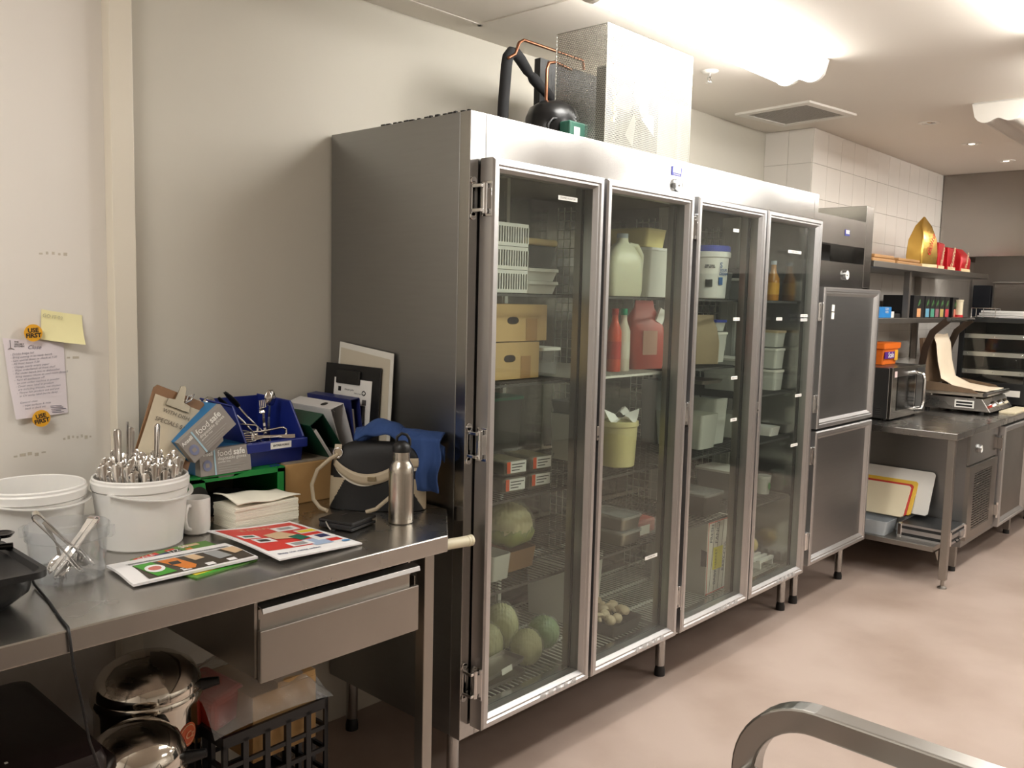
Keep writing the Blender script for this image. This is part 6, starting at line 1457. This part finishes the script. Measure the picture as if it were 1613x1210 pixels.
# microwave with the orange tub
mw = thing('microwave', 'stainless steel microwave oven on the far bench', 'microwave', (3.60, -0.02, 0.90))
MB().bx(0.0, 0.60, 0.022, 0.40, 0.014, 0.325).build('casing', mat('microwave_casing', (104, 104, 104), 0.3, 0.9), mw, bevel=0.003)
MB().bx(0.0, 0.60, 0.0, 0.022, 0.012, 0.328).build('front_panel', STEEL, mw, bevel=0.003)
MB().bx(0.09, 0.40, -0.003, 0.0, 0.06, 0.270).build('door_window', BLACKG, mw, bevel=0.004)
MB().bx(0.43, 0.585, -0.003, 0.0, 0.03, 0.31).build('control_panel', mat('dark_control', (60, 60, 60), 0.3), mw)
MB().tube([(0.415, 0.0, 0.285), (0.415, -0.045, 0.275), (0.415, -0.055, 0.24), (0.415, -0.055, 0.10), (0.415, -0.045, 0.06), (0.415, 0.0, 0.05)], 0.011, 12).build('handle', CHROME, mw, smooth=60)
MB().bx(0.035, 0.075, -0.0012, -0.0002, 0.268, 0.305).build('sticker', mat('pink_sticker', (226, 204, 200), 0.6), mw)
for y in (0.06, 0.12):
    for k in range(4): MB().bx(-0.0012, -0.0002, y, y + 0.04, 0.035 + 0.012 * k, 0.041 + 0.012 * k).build('vent_slot', GASKET, mw)
for x in (0.04, 0.56):
    for y in (0.05, 0.36): MB().cyl((x, y, 0), (x, y, 0.014), 0.014, n=12).build('foot', BLACKP, mw)
ot = thing('orange_tub', 'orange plastic tub with a purple label on the microwave', 'tub', (3.955, 0.20, 1.228), 0)
m = MB(); loft(m, [(rrect(0.115, 0.07, 0.012), 0.0), (rrect(0.128, 0.08, 0.014), 0.10), (rrect(0.140, 0.09, 0.014), 0.102), (rrect(0.142, 0.092, 0.014), 0.138), (rrect(0.13, 0.08, 0.014), 0.140)]); m.build('tub_body', mat('orange_plastic', (236, 116, 32), 0.4), ot, smooth=40)
MB().bx(-0.12, 0.045, -0.0845, -0.0795, 0.038, 0.082).build('purple_label', mat('purple_label', (92, 40, 136), 0.5), ot); MB().bx(0.05, 0.105, -0.0843, -0.0795, 0.025, 0.09).build('yellow_label', mat('yellow_label2', (232, 176, 50), 0.5), ot)
text('Scale', 0.048, front(-0.02, -0.0855, 0.060), labelw, ot, bold=0.001)

# contact grill with raised lid and parchment
gr = thing('contact_grill', 'steel contact grill with its lid raised and parchment hanging over it', 'grill', (4.45, -0.34, 0.90))
grease = mat('greasy_steel', (140, 118, 96), 0.5, 0.6, var=0.3, vscale=14)
MB().prism([(-0.02, 0.022), (0.42, 0.022), (0.42, 0.105), (0.035, 0.105)], (0, 0, 0), (0, 1, 0), (0, 0, 1), (0.56, 0, 0)).build('base_body', STEELH, gr, bevel=0.003)
MB().bx(0.01, 0.55, 0.02, 0.42, 0.118, 0.140).build('lower_plate', mat('cooking_plate', (180, 170, 156), 0.4, 0.7, var=0.3, vscale=10), gr)
MB().tube([(0.0, 0.018, 0.135), (0.56, 0.018, 0.135)], 0.016, 12).build('drip_bar', STEEL, gr, smooth=40)
for x in (0.0, 0.555): MB().prism([(0.06, 0.14), (0.40, 0.14), (0.42, 0.20), (0.30, 0.195), (0.10, 0.165)], (x, 0, 0), (0, 1, 0), (0, 0, 1), (0.006, 0, 0)).build('splash_guard', grease, gr)
for x in (0.03, 0.5):
    for y in (0.09, 0.36): MB().cyl((x, y, 0.10), (x, y, 0.120), 0.012, n=10).build('spacer', STEELD, gr)
    for y in (0.04, 0.38): MB().cyl((x, y, 0), (x, y, 0.024), 0.016, n=12).build('foot', BLACKP, gr)
MB().box((0.28, 0.43, 0.33), (0.52, 0.028, 0.32), Matrix.Rotation(R(-6), 3, 'X')).build('lid_plate', grease, gr, bevel=0.004)
for x in (0.015, 0.545):
    MB().tube([(x, 0.425, 0.10), (x, 0.43, 0.30), (x, 0.415, 0.42), (x, 0.375, 0.53), (x, 0.28, 0.62)], 0.01, flat=(0.012, 0.045), up=(0, 1, 0.2)).build('lid_arm', mat('dark_bronze_arm', (82, 70, 60), 0.4, 0.7), gr, smooth=60)
MB().cyl((0.0, 0.275, 0.622), (0.56, 0.275, 0.622), 0.014, n=14).build('handle_bar', STEEL, gr, smooth=40)
for k, x in enumerate((0.14, 0.30, 0.44)):
    c = Vector((x, 0.008, 0.062)); dr_ = Vector((0, -1, 0.6)).normalized()
    MB().cyl(c, c + dr_ * 0.028, 0.020, 0.017, n=16).build('knob', CHROME, gr, smooth=40)
MB().cyl((0.06, 0.0, 0.055), (0.06, -0.012, 0.062), 0.009, n=12).build('indicator_lamp', mat('red_lamp', (196, 60, 40), 0.3), gr)
MB().bx(-0.0015, -0.0003, 0.08, 0.20, 0.04, 0.09).build('rating_plate', labelw, gr)
for k in range(2): MB().bx(-0.0022, -0.0015, 0.09, 0.19, 0.048 + 0.02 * k, 0.06 + 0.02 * k).build('rating_print', INK, gr)
parch = mat('baking_parchment', (234, 218, 194), 0.6, var=0.14, vscale=5)
pg_ = thing('parchment_sheet', 'stained baking parchment draped from the raised grill lid', 'baking paper', (4.45, -0.34, 0.90))
def pch(u, v):
    pts = [(0.45, 0.44), (0.44, 0.505), (0.405, 0.515), (0.378, 0.45), (0.36, 0.33), (0.33, 0.215), (0.24, 0.170), (0.12, 0.152), (0.03, 0.150)]
    s = v * (len(pts) - 1); i = min(int(s), len(pts) - 2); k = s - i
    y = pts[i][0] * (1 - k) + pts[i + 1][0] * k; z = pts[i][1] * (1 - k) + pts[i + 1][1] * k
    w = 0.16 + 0.05 * (1 - math.cos(math.pi * max(0, v - 0.55) / 0.45)) * 0.5
    return Vector((0.30 + (u - 0.5) * 2 * w - 0.02 * math.sin(3 * v), y - 0.012 * math.sin(math.pi * u) * (1 - v), z + 0.003 * math.sin(7 * u)))
MB().grid(pch, 10, 32).build('sheet', parch, pg_, smooth=60, solid=0.0012)
o = MB().box((0, 0, 0.007), (0.42, 0.10, 0.014)).build('cutting_board', crm, bevel=0.003, loc=(4.90, -0.402, 0.9003)); tag(o, 'cream cutting board lying flat in front of the contact grill', 'cutting board')

# glass fronted hot cabinet
oc = thing('display_oven', 'black heated display cabinet with glass side on the far bench', 'oven', (5.15, -0.42, 0.90))
blk = mat('oven_black', (30, 31, 32), 0.35)
MB().bx(0, 0.6, 0, 0.48, 0.02, 0.17).build('base_housing', blk, oc, bevel=0.004); MB().bx(0, 0.6, 0, 0.48, 0.60, 0.633).build('roof_panel', mat('oven_roof', (70, 72, 72), 0.35, 0.8), oc, bevel=0.004)
for (x, y) in ((0, 0), (0, 0.445), (0.57, 0), (0.57, 0.445)): MB().bx(x, x + 0.03, y, y + 0.035, 0.17, 0.60).build('corner_post', blk, oc)
MB().bx(0.57, 0.6, 0.03, 0.45, 0.17, 0.60).build('rear_panel', blk, oc); MB().bx(0.03, 0.57, 0.447, 0.47, 0.17, 0.60).build('back_panel', STEELD, oc)
MB().bx(0.004, 0.008, 0.034, 0.446, 0.17, 0.60).build('pane', GLASS, oc); MB().bx(0.03, 0.57, 0.004, 0.008, 0.17, 0.60).build('pane', GLASS, oc)
for k, z in enumerate((0.24, 0.37, 0.50)):
    MB().bx(0.014, 0.018, 0.035, 0.445, z - 0.016, z + 0.016).build('rack_rail', ALU, oc)
    MB().bx(0.02, 0.56, 0.03, 0.44, z, z + 0.004).build('rack_shelf', STEELD, oc)
    for y in (0.06, 0.24, 0.42): MB().lathe([(0, -0.004), (0.006, -0.003), (0.006, 0.0)], (0.014, y, z), n=8, axis=Matrix.Rotation(R(90), 3, 'Y')).build('rail_stud', CHROME, oc)
MB().bx(-0.002, -0.0005, 0.05, 0.16, 0.075, 0.12).build('rating_plate', labelw, oc)
for x in (0.05, 0.55):
    for y in (0.05, 0.43): MB().cyl((x, y, 0), (x, y, 0.02), 0.018, n=12).build('foot', BLACKP, oc)
for k in range(3):
    o = MB().box((0, 0, 0.009), (0.26, 0.34 - 0.03 * k, 0.016)).build('paper_stack', WHITEPAPER, bevel=0.002, loc=(5.42, -0.19 + 0.01 * k, 1.5335 + 0.018 * k)); o.rotation_euler = (0, 0, R(4 * k - 3)); tag(o, 'white paper pad, %s of three on the display oven roof' % ('bottom', 'middle', 'top')[k], 'paper', 'paper pads')
t = thing('wire_rack', 'small chrome wire rack on the display oven roof', 'rack', (5.20, 0.0, 1.533))
m = MB()
for z in (0.005, 0.07): m.tube([(0, -0.0, z), (0, -0.16, z), (0.12, -0.16, z), (0.12, 0.0, z)], 0.003, 6, closed=True)
m.build('rack_loops', CHROME, t, smooth=60)['kind'] = 'stuff'
for (x, y) in ((0, 0), (0, -0.08), (0, -0.16), (0.12, -0.16), (0.12, 0)): MB().cyl((x, y, 0), (x, y, 0.07), 0.003, n=6).build('upright', CHROME, t)

# ------------------------------------------------------------------ wall shelves
sh = thing('wall_shelf', 'stainless steel two tier shelf on posts against the tiled wall', 'shelf', (3.24, 0.0, 0))
MB().bx(0, 2.33, 0.0, 0.385, 1.825, 1.860).build('upper_shelf', STEELD, sh, bevel=0.002)
MB().bx(0.0, 1.93, 0.05, 0.385, 1.495, 1.528).build('lower_shelf', STEELD, sh, bevel=0.002)
for x in (0.012, 0.78, 1.86): MB().bx(x, x + 0.035, 0.345, 0.38, 1.21 if x > 1 else 0.90, 1.825).build('post', STEELD, sh)
for x in (0.012, 0.78): MB().bx(x, x + 0.035, 0.06, 0.095, 1.528, 1.825).build('post', STEELD, sh)
wood = mat('wood_board', (178, 134, 86), 0.5, var=0.15, vscale=8, stretch=(1, 10, 10))
for k, (x0_, x1_, z, th, nm) in enumerate(((3.30, 3.66, 1.8605, 0.022, 'lower left'), (3.32, 3.64, 1.8835, 0.020, 'upper left'), (3.70, 4.15, 1.8605, 0.020, 'lower right'), (3.72, 4.10, 1.8815, 0.018, 'upper right'))):
    o = MB().bx(-(x1_ - x0_) / 2, (x1_ - x0_) / 2, -0.12, 0.12, 0, th).build('wooden_board', wood, bevel=0.006, loc=((x0_ + x1_) / 2, 0.15, z)); tag(o, 'wooden serving board, %s of the four on the upper shelf' % nm, 'wooden board', 'wooden boards on the shelf')
gold = mat('gold_foil', (206, 166, 84), 0.22, 0.85, bump=0.9, bscale=14); redf = mat('red_foil', (200, 30, 40), 0.28, 0.2, bump=0.5, bscale=18)
creamp = mat('cream_print', (236, 214, 170), 0.5)
def coffee(label, x, w, h, mm, fold, rz=0.0):
    t = thing('coffee_bag', label, 'coffee bag', (x, 0.12, 1.8605), R(rz), 'coffee bags on the upper shelf')
    a = w / 2; b2 = 0.055
    if fold == 'peak':
        secs = [(rrect(a * 0.95, b2, 0.01), 0), (rrect(a, b2 * 1.1, 0.015), h * 0.25), (rrect(a * 0.9, b2, 0.012), h * 0.55), (rrect(a * 0.62, b2 * 0.5, 0.008), h * 0.82), (rrect(a * 0.12, 0.006, 0.003), h * 0.98), (rrect(a * 0.08, 0.003, 0.002), h)]
    elif fold == 'brick': secs = [(rrect(a, b2, 0.006), 0), (rrect(a, b2, 0.008), h * 0.95), (rrect(a * 0.9, b2 * 0.8, 0.006), h)]
    else: secs = [(rrect(a, b2, 0.01), 0), (rrect(a, b2 * 1.1, 0.012), h * 0.55), (rrect(a * 0.95, b2 * 0.8, 0.01), h * 0.75), (rrect(a * 0.8, 0.01, 0.004), h * 0.95), (rrect(a * 0.8, 0.004, 0.003), h)]
    m = MB(); loft(m, secs); m.build('bag_body', mm, t, smooth=35)
    MB().bx(-a * 0.96, a * 0.96, -b2 - 0.004, -b2 + 0.004, 0.008, 0.028).build('gold_band', creamp, t)
    text('Gusto', {'brick': w * 0.46, 'fold': w * 0.26, 'peak': w * 0.3}[fold], frame((0, -b2 * 1.12 - 0.002, h * 0.45), (0.35, 0, 1), (-1, 0, 0.35)), creamp if fold != 'peak' else redf, t, shear=0.3, bold=0.0008)
    return t
coffee('tall gold foil coffee bag on the upper shelf', 4.40, 0.20, 0.345, gold, 'peak', -12)
coffee('red coffee brick nearest the gold bag', 4.635, 0.125, 0.185, redf, 'brick')
coffee('red coffee brick in the middle of the upper shelf group', 4.865, 0.165, 0.165, redf, 'brick')
coffee('red coffee bag with a folded open top at the shelf end', 5.20, 0.22, 0.175, redf, 'fold')
tb_ = mat('tea_box_black', (20, 20, 22), 0.4); tgreen = mat('tea_leaf_green', (92, 150, 84), 0.5)
TEA = [(4.19, 4.40, (232, 170, 120), 'peach'), (4.42, 4.515, (110, 170, 196), 'pale blue'), (4.525, 4.62, (84, 160, 132), 'sea green'), (4.628, 4.715, (150, 104, 112), 'mauve'), (4.725, 4.825, (190, 170, 100), 'mustard'), (4.838, 4.945, (206, 62, 74), 'crimson'), (5.02, 5.15, (214, 130, 110), 'salmon')]
for (x0_, x1_, c, nm) in TEA:
    t = thing('tea_box', 'black tea box with a %s label square on the lower shelf' % nm, 'tea box', ((x0_ + x1_) / 2, 0.08, 1.5285), 0, 'black tea boxes')
    w = (x1_ - x0_) / 2
    MB().bx(-w, w, 0, 0.20, 0, 0.148).build('box_body', tb_, t, bevel=0.002)
    MB().bx(-0.036, 0.036, -0.001, -0.0001, 0.006, 0.062).build('label_square', mat('tea_' + nm, c, 0.5, var=0.2, vscale=120), t)
    for k in range(3): MB().box((-0.012 + 0.014 * k, -0.0006, 0.092 + 0.008 * k), (0.006, 0.0008, 0.030), Matrix.Rotation(R(30 - 25 * k), 3, 'Y')).build('leaf_print', tgreen, t)
o = MB().bx(-0.14, 0.14, 0, 0.16, 0, 0.026).build('black_tray', BLACKP, bevel=0.003, loc=(4.02, 0.10, 1.5285)); tag(o, 'low black tray left of the black tea boxes', 'tray')
t = thing('blue_carton', 'small bright blue carton at the left of the lower shelf', 'carton', (3.70, 0.09, 1.5285))
MB().bx(-0.12, 0.12, 0, 0.11, 0, 0.068).build('carton_body', mat('bright_blue', (36, 128, 200), 0.4), t, bevel=0.003); text('CLEAN\nWIPES', 0.02, front(0.04, -0.001, 0.045), labelw, t)
for k in range(5):
    t = thing('steel_cup', 'steel cup nested in the stack behind the blue carton', 'cup', (3.72, 0.24, 1.5285 + 0.014 * k), 0, 'nested steel cups')
    MB().lathe([(0, 0), (0.030, 0), (0.040, 0.088), (0.042, 0.090), (0.039, 0.088), (0.029, 0.003), (0, 0.003)], n=24).build('cup', CUTLERY, t, smooth=40)
o = MB().box((0, 0, 0.02), (0.06, 0.05, 0.04)).build('white_block', WHITEP, bevel=0.003, loc=(3.855, 0.12, 1.5285)); tag(o, 'small white block beside the blue carton', 'box')
t = thing('spray_bottle', 'cream bottle with a red base at the right end of the lower shelf', 'bottle', (5.135 - 0.02, 0.045 + 0.02, 1.5285))
t.location = (5.11, 0.062, 1.5285)
MB().lathe([(0.012, 0.020), (0.026, 0.022), (0.026, 0.118), (0.030, 0.120), (0.030, 0.132), (0, 0.133)], n=24).build('bottle_body', mat('cream_bottle', (226, 214, 184), 0.4), t, smooth=40); MB().lathe([(0, 0), (0.030, 0), (0.029, 0.022), (0, 0.022)], n=24).build('base_cap', mat('red_cap', (190, 36, 40), 0.4), t, smooth=40)

# ------------------------------------------------------------------ exhaust hood and end wall
hd_ = thing('exhaust_hood', 'large stainless steel exhaust hood at the far end of the kitchen', 'hood', (5.62, -0.6, 2.0))
HS = mat('hood_steel', (150, 143, 136), 0.27, 1.0, var=0.03, vscale=2)
MB().bx(0, 0.012, -1.0, 0.985, 0, CEIL - 2.0 - 0.001).build('front_skin', HS, hd_, bevel=0.002)
MB().bx(0.012, 0.96, -1.0, -0.988, 0, CEIL - 2.0 - 0.001).build('end_skin', HS, hd_); MB().bx(0.012, 0.96, 0.973, 0.985, 0, CEIL - 2.0 - 0.001).build('end_skin', HS, hd_)
MB().bx(0.012, 0.07, -0.985, 0.97, 0.0, 0.012).build('gutter_lip', STEELD, hd_)
for k in range(4):
    m = MB(); y0_ = -0.95 + 0.48 * k
    m.prism([(0.10, 0.03), (0.90, 0.22), (0.90, 0.25), (0.10, 0.06)], (0, y0_, 0), (1, 0, 0), (0, 0, 1), (0, 0.46, 0)); f_ = m.build('grease_filter', GASKET, hd_)
    for j in range(8): MB().bx(0.10, 0.12, y0_ + 0.03 + 0.05 * j, y0_ + 0.05 + 0.05 * j, 0.02, 0.035).build('filter_bar', STEELD, f_)
sp = thing('splashback', 'stainless splashback panel on the end wall under the hood', 'panel', (6.56, -0.6, 0.9))
MB().bx(0, 0.03, -0.5, 0.80, 0, 0.92).build('panel_sheet', HS, sp); MB().bx(-0.06, 0.03, -0.5, 0.80, 0.92, 0.935).build('top_ledge', STEELD, sp)
o = MB().bx(-0.03, 0.03, -0.07, 0.07, 0, 0.85).build('dark_column', mat('blue_black_enamel', (36, 42, 54), 0.3), bevel=0.004, loc=(6.545, 0.285, 0.95)); tag(o, 'blue black upright panel in the corner under the hood', 'panel')
# dark range block added out of view on the end wall to darken reflections
t = thing('added_dark_range', 'unseen dark range block added at the end wall to darken steel reflections', 'range', (6.15, -2.2, 0))
MB().bx(-0.35, 0.4, -1.0, 1.0, 0.1, 0.9).build('range_body', blk, t, bevel=0.005); MB().bx(0.25, 0.4, -1.0, 1.0, 0.9, 1.9).build('range_back', blk, t)
for y in (-0.7, 0, 0.7): MB().cyl((-0.05, y, 0.9), (-0.05, y, 0.93), 0.12, n=20).build('burner', GASKET, t)
for x in (-0.3, 0.35):
    for y in (-0.95, 0.95): MB().cyl((x, y, 0), (x, y, 0.1), 0.025, n=10).build('leg', STEELD, t)
